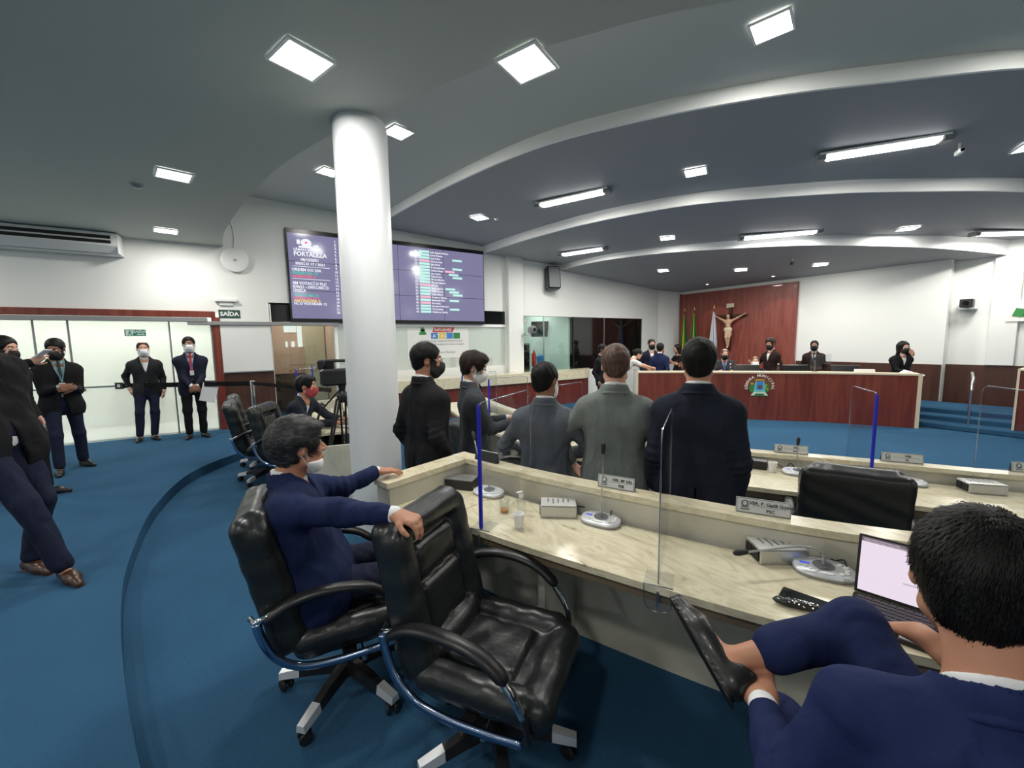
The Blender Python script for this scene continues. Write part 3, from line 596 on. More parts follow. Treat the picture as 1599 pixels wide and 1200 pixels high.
# the return at the desk's left end
w0, w1 = (-2.71, 1.30), (-2.47, .60)
A = [lw_(w0), lw_(w1)]; B = [lw_((-2.585, 1.33)), lw_((-2.35, .64))]
MB().band(A, B, .0, .88).build('end_wall', 'marble_shaded', d1)
MB().band([lw_((-2.72, 1.31)), lw_((-2.48, .585))], [lw_((-2.575, 1.335)), lw_((-2.335, .625))], .876, .9085).build('end_ledge', 'travertine', d1)
MB().prism([lw_(p) for p in ((-2.60, 1.25), (-2.38, .63), (-2.0, .72), (-2.2, 1.33))], .722, .7525).build('corner_top', 'travertine', d1)
row2 = [(-6.5, 3.45), (-5.0, 3.12), (-3.5, 3.02), (-2.6, 3.18), (-1.84, 3.51), (-1.41, 3.79), (-.85, 4.14), (-.45, 4.39), (.3, 5.0), (1.2, 6.1)]
d2 = desk('curved_desk', 'second curved desk behind the standing men, running to the right edge', row2, FLOOR2, n=90, ledge=.85, depth=.68)
d3 = desk('curved_desk', 'left desk section beyond the column where a man in a patterned mask sits', [(-8.2, 2.05), (-7.4, 1.62), (-6.6, 1.32), (-5.7, 1.12), (-4.80, 1.02)], FLOOR1, n=40)
MB().box((-.05, -.62, 0), (.02, -.02, .90)).build('end_wall', 'marble_shaded', d3); d3.children[-1].location = (-4.80-d3.location.x, 1.02-d3.location.y, 0)

# ---------------------------------------------------------------- office chair (prototype at origin, facing +y)
def chair_proto():
    t_ = thing('office_chair', 'proto', 'chair')
    # seat
    s = SDF()
    s.box((0, .02, .405), (.235, .245, .055), .05, k=.02)
    s.cap((-.215, -.18, .455), (-.215, .20, .455), .058, k=.018); s.cap((.215, -.18, .455), (.215, .20, .455), .058, k=.018)
    s.cap((-.19, .245, .425), (.19, .245, .425), .066, k=.018)
    s.box((0, -.02, .455), (.145, .16, .032), .03, k=.006)
    for y in (-.08, .10): s.fn(lambda x, yy, z, y=y: .5*(abs(yy-y)-.004)+0*z+0*x+np.maximum(abs(x)-.14, 0), (-.16, y-.03, .4), (.16, y+.03, .52), .012, 's') if 0 else None
    s.warp(lambda x, y, z: .0022*np.sin(31*x+9*y)*np.sin(23*y-11*x)+.0014*np.sin(57*y+30*x))
    s.build('seat', .0085, 'leather_black', t_)
    # backrest, leaning back, cushions on a curved shell
    def bk(x, z, off=0):  # centre line of the back: y for a height
        return -.25-.17*((z-.45)/.55)-off
    s = SDF(); R = np.array([[1, 0, 0], [0, math.cos(.22), -math.sin(.22)], [0, math.sin(.22), math.cos(.22)]])
    c = np.array((0, -.300, .725)); 
    s.box(c+R@np.array((0, -.01, 0)), (.262, .045, .315), .045, k=.02, R=R)
    for sx in (-1, 1): s.cap(c+R@np.array((sx*.205, .035, -.26)), c+R@np.array((sx*.205, .035, .23)), .060, k=.015)
    s.cap(c+R@np.array((-.17, .035, .262)), c+R@np.array((.17, .035, .262)), .062, k=.014)
    s.box(c+R@np.array((0, .028, .105)), (.148, .036, .075), .034, k=.006, R=R)
    s.box(c+R@np.array((0, .030, -.085)), (.148, .036, .105), .034, k=.006, R=R)
    s.cap(c+R@np.array((-.14, .045, -.245)), c+R@np.array((.14, .045, -.245)), .058, k=.01)
    s.warp(lambda x, y, z: .0020*np.sin(33*x+14*z)*np.sin(25*z-12*x)+.0012*np.sin(60*z+22*x))
    s.build('backrest', .0085, 'leather_black', t_)
    for sx in (-1, 1):
        pts = catmull([(sx*.285, -.31, .625), (sx*.293, -.20, .685), (sx*.298, -.06, .70), (sx*.298, .08, .672), (sx*.293, .18, .60)], 5)
        r = [.017]+[.031]*(len(pts)-2)+[.018]
        a = MB().tube(pts, r, 12, flat=.62).build('armrest', 'plastic_black', t_, smooth=True)
        MB().tube(catmull([(sx*.292, .165, .60), (sx*.287, .23, .50), (sx*.27, .245, .40), (sx*.24, .24, .35)], 6), .017, 10, flat=.6).build('arm_bracket', 'plastic_black', a, smooth=True)
        MB().tube(catmull([(sx*.294, .155, .615), (sx*.294, .20, .56), (sx*.289, .235, .49)], 5), .0185, 10, flat=.7).build('arm_trim', 'chrome', a, smooth=True)
        MB().tube(catmull([(sx*.285, -.335, .625), (sx*.285, -.325, .57), (sx*.285, -.285, .47), (sx*.28, -.20, .39), (sx*.275, -.07, .36), (sx*.27, .10, .355), (sx*.265, .22, .36)], 6), .018, 10, flat=.75).build('arm_tube', 'chrome_blue', a, smooth=True)
        MB().tube([(sx*.24, -.36, .625), (sx*.285, -.34, .627), (sx*.293, -.25, .665)], .012, 8).build('arm_joint', 'chrome', a, smooth=True)
    MB().box((-.12, -.16, .315), (.12, .16, .352), .01).box((-.28, -.03, .335), (.28, .03, .355), .005).build('mechanism', 'plastic_black', t_)
    MB().lathe([(.022, .10), (.022, .24), (.03, .24), (.03, .32)], n=16).build('gas_lift', 'plastic_black', t_, smooth=False, auto=40)
    MB().tube([(.10, .05, .33), (.24, .06, .315)], .006, 8).lathe([(.012, 0), (.012, .04)], c=(.24, .06, .295), n=8).build('lever', 'steel', t_)
    hub = MB().lathe([(.055, .085), (.060, .10), (.050, .145), (.035, .15)], n=20).build('base_hub', 'plastic_black', t_, auto=50)
    for k in range(5):
        a = 2*PI*k/5+PI/2+.25; cs, sn = math.cos(a), math.sin(a)
        def P(r, w_, z): return (r*cs-w_*sn, r*sn+w_*cs, z)
        mb = MB(); pr = [(.03, .034, .095, .150), (.16, .028, .085, .135), (.30, .022, .068, .100)]
        v = []; f = []
        for r, w_, zb, zt in pr: v += [P(r, -w_, zb), P(r, w_, zb), P(r, w_*.7, zt), P(r, -w_*.7, zt)]
        for i in range(2):
            for q in range(4): f.append((i*4+q, i*4+(q+1) % 4, i*4+4+(q+1) % 4, i*4+4+q))
        f += [(3, 2, 1, 0), (8, 9, 10, 11)]; mb.add(v, f); lg = mb.build('base_leg', 'plastic_black', t_)
        v = [P(r, w_, z) for r, w1_, z0, z1 in ((.235, .027, .078, .118), (.335, .023, .066, .098)) for w_, z in ((-w1_, z0), (w1_, z0), (w1_*.75, z1), (-w1_*.75, z1))]
        MB().add(v, [(0, 1, 5, 4), (1, 2, 6, 5), (2, 3, 7, 6), (3, 0, 4, 7), (3, 2, 1, 0), (4, 5, 6, 7)]).build('leg_cap', 'cap_metal', lg)
        M4 = Matrix.Translation(P(.31, 0, 0)) @ Matrix.Rotation(a+.9, 4, 'Z')
        mb = MB()
        for sx in (-1, 1): mb.lathe([(.004, sx*.008), (.026, sx*.010), (.029, sx*.016), (.026, sx*.026), (.004, sx*.028)], c=(0, 0, .029), n=18, axis='x', M4=M4)
        mb.tube([M4 @ Vector((0, 0, .03)), M4 @ Vector((0, 0, .075))], .008, 8); mb.build('caster', 'rubber_black', t_, auto=40)
    return t_
chair0 = chair_proto()
CH_G = None
def chair(x, y, z, fx, fy, label, first=False, group=None):
    rz = math.atan2(-fx, fy)
    if first: chair0.location = (x, y, z); chair0.rotation_euler = (0, 0, rz); chair0['label'] = label; r = chair0
    else: r = dup(chair0, (x, y, z), rz, label)
    r['group'] = group or 'black leather office chairs'
    return r
chair(-1.38, .78, FLOOR1, .82, .57, 'empty black leather office chair in the foreground with a hand on its back', first=True)
chair(-2.07, .32, FLOOR1, .12, .99, 'black leather office chair under the grey-haired seated man')
chair(-6.05, .10, FLOOR1, -.02, 1.0, 'empty black office chair on the left, nearer of the two')
chair(-6.80, .12, FLOOR1, -.05, 1.0, 'empty black office chair on the left, farther one beside the belt post')
chair(-5.42, .40, FLOOR1, .45, .89, 'black office chair of the man in the patterned mask at the left desk')
chair(-3.55, 2.02, FLOOR2, -.12, .99, 'black chair at the second desk, left of the slate grey suit')
chair(-1.02, 3.22, FLOOR2, -.42, .90, 'empty black chair at the second desk, right of the dark navy suit')
chair(.12, 3.55, FLOOR2, -.55, .84, 'black chair at the second desk hidden behind the head at the right')
chair(.02, .98, FLOOR1, -.42, .9, 'black chair under the blue-suited man using the laptop')

# ---------------------------------------------------------------- things on the desks
def mic_unit(x, y, z, rz, label, neck, base_label=None):
    t_ = thing('conference_microphone', label, 'microphone', (x, y, z), rz, 'conference microphone units')
    pts = [(.105*math.copysign(abs(math.cos(a))**.75, math.cos(a)), .066*math.copysign(abs(math.sin(a))**.8, math.sin(a))) for a in [2*PI*k/40 for k in range(40)]]
    MB().prism([(px*1.0, py*1.0) for px, py in pts], 0, .012).build('foot', 'grey_metal', t_)
    b_ = MB()
    lv = [(1.0, .010), (1.03, .016), (1.0, .026), (.93, .030)]
    v = [(px*s_, py*s_, z_+.10*py*(z_ > .02)) for s_, z_ in lv for px, py in pts]; n = 40
    f = [(i*n+k, i*n+(k+1) % n, (i+1)*n+(k+1) % n, (i+1)*n+k) for i in range(3) for k in range(n)]+[tuple(range(3*n, 4*n))]
    b_.add(v, f); bo = b_.build('base', 'silver_plastic', t_, auto=35)
    F = Matrix.Translation((0, 0, .0305)) @ Matrix.Rotation(math.atan(.10), 4, 'X')
    mb = MB(); add_disc(mb, F, 0, .008, .038, .036, .001, 28); mb.build('speaker_grille', 'speaker_grille', t_)
    mb = MB(); add_rect(mb, F, -.083, .0, -.048, .011, .001); mb.build('display', 'blue_display', t_)
    for i, (bx, by, rx) in enumerate(((.058, .032, .008), (.076, .018, .009), (.078, -.004, .009), (.072, -.022, .009), (.052, -.034, .009), (0, -.048, .028), (-.066, -.018, .006), (-.05, -.03, .006))):
        mb = MB(); mb.lathe([(rx, 0), (rx*.9, .003)], n=14, M4=F @ Matrix.Translation((bx, by, 0)), sy=1 if rx < .02 else .3); mb.build('button', 'white_plastic', t_)
    np_ = catmull(neck, 8); n0 = max(2, len(np_)//7)
    MB().tube(np_[:n0+1], .0075, 10).build('neck_socket', 'grey_metal', t_, smooth=True)
    MB().tube(np_, .0042, 8).build('gooseneck', 'steel', t_, smooth=True)
    a = Vector(np_[-1]); d = (a-Vector(np_[-2])).normalized()
    MB().tube([a-d*.012, a-d*.008, a, a+d*.030, a+d*.045, a+d*.052], [.006, .009, .0105, .0125, .010, .004], 14).build('foam_head', 'rubber_black', t_, smooth=True)
    return t_
DT = FLOOR1+.75+.001
rzm = R_(25)
mic_unit(-2.22, 1.23, DT, rzm, 'microphone unit at the left end of the front desk', [(0, .01, .03), (-.01, .012, .06), (-.05, .02, .13), (-.11, .04, .24), (-.16, .07, .33)])
mic_unit(-1.52, 1.52, DT, rzm, 'microphone unit with a tall upright neck mid front desk', [(0, .01, .03), (-.004, .015, .08), (.0, .014, .16), (.006, .01, .28), (.008, .01, .385)])
mic_unit(-.66, 1.93, DT, R_(30), 'microphone unit left of the laptop, its gooseneck bent flat to the left', [(0, .01, .03), (-.004, .02, .075), (-.05, -.005, .105), (-.13, -.045, .105), (-.23, -.11, .10), (-.29, -.15, .098)])
DT2 = FLOOR2+.75+.001
mic_unit(-1.40, 3.50, DT2, R_(30), 'microphone unit on the second desk with an upright neck behind the nameplate', [(0, .01, .03), (.0, .015, .08), (-.012, .02, .15), (-.01, .02, .235)])
mic_unit(-.87, 3.88, DT2, R_(30), 'microphone unit on the second desk right of the blue edged divider', [(0, .01, .03), (-.02, .0, .05), (-.08, -.05, .05), (-.13, -.09, .035)])
def silver_box(x, y, z, rz, label, s_=1.0, dark=False):
    t_ = thing('control_box', label, 'box', (x, y, z), rz, 'small metal boxes on the desks')
    w_, d, h_ = .062*s_, .10*s_, .066*s_
    MB().box((-w_, -d, 0), (w_, d, h_), .004).build('casing', 'plastic_black' if dark else 'steel', t_)
    mb = MB().box((-w_*.96, -d*.97, h_), (w_*.96, d*.97, h_+.003)); mb.build('top_sheet', 'plate_silver' if not dark else 'grey_metal', t_)
    mb = MB().box((-w_*.8, -d-.004, h_*.15), (-.004, -d, h_*.85)).box((.004, -d-.004, h_*.15), (w_*.8, -d, h_*.85)); mb.build('socket', 'rubber_black', t_)
    F = frame((0, 0, h_+.0035), (1, 0, 0), (0, 1, 0)); mb = MB()
    for k in range(5): add_rect(mb, F, -w_*.7, -d*.6+k*d*.28, w_*(.1+.12*((k*7) % 4)), -d*.6+k*d*.28+.007)
    mb.build('printed_sheet', 'ink_grey', t_)
    return t_
silver_box(-1.74, 1.41, DT, R_(-38), 'silver metal box in front of the upright microphone')
silver_box(-.83, 1.90, DT, R_(-35), 'silver metal box with a printed top, left of the laptop')
silver_box(-2.44, 1.15, DT, R_(-50), 'dark metal box half hidden by the blue-edged divider in the desk corner', dark=True)
silver_box(-1.70, 3.41, DT2, R_(-60), 'dark metal box on the second desk beside the navy suit', dark=True)
silver_box(-.55, 4.08, DT2, R_(-50), 'metal box on the second desk behind the clear divider at the right')
def cable(pts, label, r=.003): 
    return tag(MB().tube(catmull(pts, 8), r, 6).build('cable', 'rubber_black', smooth=True), label, 'cable')
cable([(-1.69, 1.50, DT+.04), (-1.65, 1.55, DT+.03), (-1.60, 1.57, DT+.008), (-1.55, 1.585, DT+.006), (-1.53, 1.60, DT+.03), (-1.51, 1.59, DT+.05), (-1.50, 1.57, DT+.03)], 'black cable from the silver box to the upright microphone')
cable([(-.78, 1.98, DT+.03), (-.76, 2.03, DT+.05), (-.70, 2.03, DT+.045), (-.66, 2.02, DT+.03), (-.62, 2.01, DT+.05), (-.60, 1.99, DT+.02)], 'black cable curling behind the microphone left of the laptop')
cable([(-1.62, 3.47, DT2+.03), (-1.57, 3.52, DT2+.04), (-1.52, 3.56, DT2+.01), (-1.49, 3.58, DT2+.05), (-1.45, 3.57, DT2+.01), (-1.47, 3.56, DT2+.05), (-1.43, 3.55, DT2+.02)], 'black cable looped on the second desk beside the upright microphone')
def nameplate(x, y, z, rz, label, lines, w_=.155, dark=False, lean=0.0):
    t_ = thing('nameplate', label, 'nameplate', (x, y, z), rz, None)
    h_ = .068; m = .012
    mb = MB().box((-w_/2*2+.0, -.002, .002), (w_, .002, h_+.002)); p = mb.build('plate', 'plate_silver', t_); p.rotation_euler = (R_(-12), 0, 0)
    MB().prism([(-.0, 0), (.034, 0), (.015, h_)], -w_, w_, frame((0, 0, 0), (0, 1, 0), (0, 0, 1))).build('stand', 'plastic_black', t_)
    F = Matrix.Rotation(R_(-12), 4, 'X') @ frame((0, -.0025, 0), (1, 0, 0), (0, 0, 1))
    mb = MB(); add_disc(mb, F, -w_+.036, .042, .016, .017, .0006); add_rect(mb, F, -w_+.018, .014, -w_+.054, .020, .0006); add_rect(mb, F, -w_+.02, .024, -w_+.052, .028, .0006)
    mb.build('crest', 'ink_grey', t_)
    mb = MB(); add_disc(mb, F, -w_+.036, .044, .008, .009, .001); mb.build('crest_shield', 'plate_silver', t_)
    mb = MB(); add_text(mb, lines[0], .021, F, .035, .041, .0008, bold=.0006); add_text(mb, lines[1], .020, F, .03, .012, .0008, bold=.0006); add_rect(mb, F, -w_+.066, .035, w_-.012, .0362, .0008)
    e = .0015
    for r in ((-w_+.003, .004, w_-.003, .004+e), (-w_+.003, h_-.002, w_-.003, h_-.002+e), (-w_+.003, .004, -w_+.003+e, h_), (w_-.003-e, .004, w_-.003, h_)): add_rect(mb, F, *r, .0008)
    mb.build('lettering', 'ink', t_)
    return t_
LT = FLOOR1+.912+.001
nameplate(-1.52, 1.63, LT, R_(27), 'nameplate on the front ledge in front of the grey suit, reading PSB', ['VER. Mª GEL', 'PSB'], .100)
nameplate(-.905, 1.93, LT, R_(31), 'nameplate on the front ledge left of the laptop, reading PSC', ['VER. P. Gadê Gomes', 'PSC'], .108)
nameplate(-2.40, 1.335, LT, R_(198), 'nameplate seen from behind on the left corner of the front ledge', ['VER.', 'PSD'], .100)
LT2 = FLOOR2+.862+.001
nameplate(-1.52, 3.65, LT2, R_(32), 'nameplate on the second ledge behind the upright microphone', ['VER.', 'PDT'], .115)
nameplate(-.94, 4.03, LT2, R_(33), 'nameplate on the second ledge behind the blue-edged divider', ['VER.', 'PL'], .12)
nameplate(-.36, 4.42, LT2, R_(36), 'nameplate on the second ledge at the right edge', ['VER.', 'PT'], .12)

def divider(a, b, z0, h_, label, blue=False, drop=.0, foot=True, r=.04, group='clear acrylic dividers', top_tilt=0.0):
    """a: near end, b: far end (plan points); the sheet stands on the desk between them"""
    a = Vector((*a, 0)); b = Vector((*b, 0)); L = (b-a).length; rz = math.atan2((b-a).y, (b-a).x)
    t_ = thing('acrylic_divider', label, 'divider', (a.x, a.y, z0), rz, group)
    def outline(i):
        pts = [(i, -drop+i), (L-i, -drop+i)]
        for cx, cy, s0 in ((L-r, h_-r, 0), (r, h_-r, 90)):
            for k in range(6): a_ = R_(s0+90*k/5); pts.append((cx+(r-i)*math.cos(a_), cy+(r-i)*math.sin(a_)))
        return pts
    F = frame((0, 0, 0), (1, 0, 0), (0, 0, 1))
    MB().prism(outline(0), -.003, .003, F).build('sheet', 'acrylic', t_)
    pts = outline(0); mb = MB()
    ring = [F @ Vector((p[0], p[1], 0)) for p in pts[1:]+[pts[0]]]
    MB().tube(ring, .0034, 6).build('edge', 'acrylic_edge', t_, smooth=True)
    if blue: MB().tube([F @ Vector((0, y, 0)) for y in (-drop-.001, .01, h_*.5, h_-.05, h_-.015, h_)], [.007, .011, .011, .011, .008, .002], 8).build('blue_film', 'blue_film', t_)
    if foot:
        poly = [(-.055, 0), (.055, 0), (.05, -.075)]+[(.05*math.cos(R_(k*18)), -.075-.035*math.sin(R_(k*18))) for k in range(1, 10)]+[(-.05, -.075)]
        F2 = frame((-.016, 0, 0), (0, 1, 0), (0, 0, 1))
        MB().prism(poly, -.0025, .0025, F2).box((-.02, -.055, -.001), (.09, .055, .003)).build('clamp_plate', 'acrylic', t_)
        MB().tube([F2 @ Vector((*p, 0)) for p in poly+[poly[0]]], .0022, 6).build('clamp_edge', 'acrylic_edge', t_)
        MB().tube([(-.022, 0, -.02), (-.022, 0, -.07)], .006, 8).box((-.026, -.006, -.09), (-.018, .006, -.06)).build('clamp_screw', 'steel', t_)
    return t_
divider((-.99, 1.31), (-1.30, 1.80), FLOOR1+.752, .62, 'clear acrylic divider in the centre of the front desk, clamp below the edge', foot=True)
divider((-1.82, .96), (-2.16, 1.52), FLOOR1+.752, .66, 'acrylic divider with a royal blue edge at the left of the front desk', blue=True, foot=True)
divider((-1.00, 3.62), (-1.27, 4.02), FLOOR2+.752, .66, 'acrylic divider with a blue edge on the second desk, left of the silver microphone', blue=True, foot=False)
divider((-.30, 3.90), (-.62, 4.28), FLOOR2+.752, .70, 'clear divider with a rounded corner on the second desk near the right edge', foot=False, r=.06)
divider((.12, 4.40), (-.12, 4.72), FLOOR2+.752, .70, 'clear divider farthest right on the second desk', foot=False, r=.06)
divider((-3.05, 2.34), (-3.2, 2.92), FLOOR2+.752, .62, 'clear divider on the second desk behind the slate-suited man', foot=False)
divider((-4.2, 2.36), (-4.25, 2.95), FLOOR2+.752, .62, 'blue-edged divider on the second desk beside the phone holding man', blue=True, foot=False)
divider((-5.1, 2.45), (-5.2, 3.05), FLOOR2+.752, .62, 'blue-edged divider on the second desk right behind the bearded man in black', blue=True, foot=False)
divider((-5.93, .50), (-6.08, 1.06), FLOOR1+.752, .66, 'blue-edged divider on the left desk beside the empty chairs', blue=True, foot=False)
divider((-6.9, .80), (-7.05, 1.35), FLOOR1+.752, .66, 'farther blue-edged divider on the left desk, behind the head of the seated man', blue=True, foot=False)
# small things on the front desk
t_ = thing('sanitizer_bottle', 'small clear pump bottle of hand sanitizer on the front desk', 'bottle', (-1.86, 1.24, DT))
MB().lathe([(.022, 0), (.024, .004), (.024, .075), (.012, .088), (.011, .095)], n=20).build('bottle_body', 'plastic_clear', t_, auto=40)
MB().lathe([(.013, .092), (.013, .11), (.004, .112), (.004, .125)], n=14).box((-.008, -.03, .122), (.008, .008, .13), .003).build('pump', 'white_plastic', t_)
for x, y, lab, cl in ((-1.93, 1.17, 'clear plastic cup with a little drink, left of the pump bottle', True), (-1.72, 1.13, 'white translucent cup in front of the pump bottle', False)):
    t_ = thing('plastic_cup', lab, 'cup', (x, y, DT))
    MB().lathe([(.022, 0), (.030, .075), (.032, .076), (.031, .0765), (.029, .075), (.021, .002)], n=22).build('cup_wall', 'plastic_clear' if cl else 'cup_white', t_, auto=50)
    if cl: MB().lathe([(.0215, .003), (.024, .020)], n=20).build('drink', 'emblem_gold', t_)
t_ = thing('plastic_cup', 'white cup on the second desk beside the coiled cable', 'cup', (-1.54, 3.40, DT2)); MB().lathe([(.024, 0), (.032, .08), (.034, .081), (.031, .0815), (.022, .003)], n=20).build('cup_wall', 'cup_white', t_, auto=50)
def slab_phone(name, x, y, z, rz, w_, l_, label, m='glass_black', tilt=0):
    t_ = thing(name, label, 'phone' if name == 'smartphone' else name.replace('_', ' '), (x, y, z), rz)
    MB().box((-w_/2, -l_/2, 0), (w_/2, l_/2, .009), .008).build('body', 'plastic_black', t_); MB().box((-w_/2+.003, -l_/2+.003, .009), (w_/2-.003, l_/2-.003, .0096)).build('screen', m, t_); return t_
slab_phone('smartphone', -.615, 1.665, DT, R_(-78), .078, .165, 'black smartphone lying on the front desk behind the raised knee')
t_ = thing('eyeglasses_case', 'glittery black pouch on the desk edge beside the phone', 'case', (-.62, 1.60, DT), R_(30))
mb = MB(); mb.lathe([(.002, -.075), (.014, -.065), (.019, -.03), (.019, .03), (.014, .065), (.002, .075)], c=(0, 0, .014), n=14, axis='x', sy=.7); mb.build('pouch', 'plastic_black', t_, smooth=True)
mb = MB()
for k in range(40):
    u = random.uniform(-.065, .065); a = random.uniform(.3, 2.8); rr = .0195-abs(u)*.07; mb.box((u-.0022, rr*math.cos(a)-.0022, .014+rr*.72*math.sin(a)-.002), (u+.0022, rr*math.cos(a)+.0022, .014+rr*.72*math.sin(a)+.0016))
mb.build('sequins', 'chrome', t_)
slab_phone('smartphone', -2.25, .83, DT, R_(35), .08, .17, 'black phone on the left end of the front desk behind the empty chair')
# laptop
t_ = thing('laptop', 'open laptop with a pale pink page on its screen on the front desk', 'laptop', (-.355, 1.79, DT), R_(12))
MB().box((-.165, -.115, 0), (.165, .115, .014), .004).build('keyboard_base', 'plastic_black', t_)
for r in range(5):
    mb = MB()
    for c in range(14): mb.box((-.15+c*.0215, -.02+r*.024, .014), (-.15+c*.0215+.0175, -.02+r*.024+.018, .0165))
    mb.build('key_row', 'grey_metal' if 0 else 'monitor_black', t_)
MB().box((-.05, -.105, .014), (.05, -.04, .0148)).build('touchpad', 'grey_metal', t_)
lid = MB().box((-.165, -.004, 0), (.165, .004, .215), .003).build('screen_lid', 'plastic_black', t_); lid.location = (0, .117, .012); lid.rotation_euler = (R_(-16), 0, 0)
F = frame((0, -.0045, 0), (1, 0, 0), (0, 0, 1))
for nm, m, r, z in (('screen_page', 'laptop_page', [(-.156, .012, .156, .207)], 0), ('browser_bar', 'laptop_bar', [(-.156, .191, .156, .207)], .0006), ('page_box', 'laptop_box', [(.035, .06, .15, .105)], .0006), ('page_text', 'laptop_text', [(-.035, .075, .02, .079)], .0006), ('browser_text', 'laptop_page', [(-.15, .200, -.05, .2015), (-.15, .194, -.02, .1955), (0, .194, .1, .1955)], .001)):
    mb = MB(); [add_rect(mb, F, *q, z=z) for q in r]; mb.build(nm, m, lid)
# a sheet of papers and folders on the second desk, left
for k, (x, y, rz, w_, lab) in enumerate(((-4.75, 2.62, .3, .15, 'stack of white papers on the second desk behind the man with the phone'), (-4.15, 2.72, -.2, .13, 'loose white papers next to the blue-edged divider on the second desk'), (-3.75, 2.55, .5, .12, 'white document on the second desk left of the slate-suited man'))):
    t_ = thing('paper_stack', lab, 'papers', (x, y, DT2), rz)
    for q in range(3): o = MB().box((-w_, -.105, q*.006), (w_, .105, q*.006+.005)).build('sheet', 'paper', t_); o.rotation_euler = (0, 0, .12*q-.1)
t_ = thing('document_tray', 'upright white board leaning at the back of the second desk, left of the slate-suited man', 'board', (-5.6, 2.95, FLOOR2+.752), R_(-12))
MB().box((-.35, -.01, 0), (.35, .01, .16), .004).build('board', 'white_plastic', t_); MB().box((-.35, .01, 0), (.35, .06, .01)).build('foot', 'white_plastic', t_)
mic_unit(-4.45, 2.55, DT2, R_(10), 'microphone unit on the second desk seen between the phone and the papers', [(0, .01, .03), (.0, .02, .08), (-.02, .03, .13), (-.06, .02, .16)])
# ---------------------------------------------------------------- rostrum
pod = [(-6.42, 7.60), (-5.70, 8.36), (-4.88, 9.14), (-4.25, 9.68), (-3.58, 10.22), (-2.38, 10.87)]
P_ = resample(catmull(pod, 8), 40); pc = (-4.4, 9.9)
t_ = thing('rostrum', 'long red wooden rostrum of the presiding table with the municipal crest on its front', 'rostrum', (*pc, FLOOR2))
def lp(L): return [(x-pc[0], y-pc[1]) for x, y in L]
# front normal points to the right of travel (towards the hall)
MB().band(lp(P_), lp(offset(P_, .05)), 0, 1.03).build('front_panel', 'red_wood', t_)
MB().band(lp(offset(P_, -.012)), lp(offset(P_, .28)), 1.03, 1.065).build('top_ledge', 'wood_edge', t_)
MB().band(lp(offset(P_, .05)), lp(offset(P_, .75)), .74, .78).build('table_top', 'red_wood', t_)
e0 = P_[0]; e1 = offset(P_, .75)[0]; MB().band(lp([e0, e1]), lp([(e0[0]-.03, e0[1]-.03), (e1[0]-.03, e1[1]-.03)]), 0, 1.065).build('end_panel', 'travertine', t_)
e0 = P_[-1]; e1 = offset(P_, .75)[-1]; MB().band(lp([e0, e1]), lp([(e0[0]+.03, e0[1]+.012), (e1[0]+.03, e1[1]+.012)]), 0, 1.045).build('end_panel', 'red_wood', t_)
MB().prism(lp([(P_[-1][0]-.02, P_[-1][1]-.03), (P_[-1][0]+.035, P_[-1][1]), (P_[-1][0]+.02, P_[-1][1]+.05), (P_[-1][0]-.03, P_[-1][1]+.02)]), 0, 1.065).build('edge_trim', 'wood_edge', t_)
# crest
i = 20; 
def pod_frame(px_, z):
    d_ = [abs(p[0]-px_) for p in P_]; i = int(np.argmin(d_)); t0 = Vector((P_[min(i+1, 39)][0]-P_[i-1][0], P_[min(i+1, 39)][1]-P_[i-1][1], 0)).normalized()
    n_ = Vector((t0.y, -t0.x, 0)); return frame(Vector((P_[i][0], P_[i][1], z))+n_*.004, t0, (0, 0, 1))
F = pod_frame(-4.60, FLOOR2+.735)
cr = thing('municipal_crest', 'round municipal crest with white arc lettering on the rostrum front', 'crest', F.translation[:])
F.translation = Vector((0, 0, 0))
def crp(name, m, rects=(), discs=(), polys=(), z=.004, th=.006):
    mb = MB()
    for x0, y0, x1, y1 in rects: mb.prism([(x0, y0), (x1, y0), (x1, y1), (x0, y1)], z, z+th, F)
    for x, y, rx, ry in discs: mb.prism([(x+rx*math.cos(2*PI*k/32), y+ry*math.sin(2*PI*k/32)) for k in range(32)], z, z+th, F)
    for p in polys: mb.prism(p, z, z+th, F)
    return mb.build(name, m, cr)
crp('disc', 'emblem_brown', discs=[(0, 0, .215, .20)], z=0)
crp('gold_arc', 'emblem_gold', rects=[(-.09, .135, .09, .165), (-.185, .05, -.11, .085)], z=.007)
crp('foliage_left', 'emblem_green', discs=[(-.135, -.04, .06, .09)], z=.008); crp('foliage_right', 'emblem_green', discs=[(.13, -.03, .055, .09)], z=.008)
crp('flowers', 'emblem_yellow', discs=[(.12, .045, .014, .014), (.115, -.01, .014, .014), (.15, -.05, .014, .014)], z=.016)
crp('shield', 'emblem_teal', polys=[[(-.115, -.13), (.115, -.13), (.085, .12), (-.085, .12)]], z=.012)
crp('shield_field', 'emblem_blue', polys=[[(-.065, -.05), (.065, -.05), (.06, .12), (-.06, .12)]], z=.019)
crp('fort', 'emblem_brown', rects=[(-.03, -.035, .035, .04)], z=.026)
crp('ribbon', 'emblem_pale', polys=[[(-.17, -.19), (-.10, -.19), (-.08, -.15), (.08, -.15), (.10, -.19), (.17, -.19), (.11, -.115), (-.11, -.115)]], z=.022)
crp('base_green', 'emblem_green', rects=[(-.12, -.205, .12, -.17)], z=.010)
mb = MB(); s_ = 'CÂMARA MUNICIPAL'
for k, ch in enumerate(s_):
    if ch == ' ': continue
    a = R_(188-196*k/(len(s_)-1)); G = F @ Matrix.Translation((.262*math.cos(a), .25*math.sin(a), .006)) @ Matrix.Rotation(a-PI/2, 4, 'Z'); add_text(mb, ch, .078, G, 0, -.028, .002, bold=.003)
mb.build('lettering', 'letter_pink', cr)
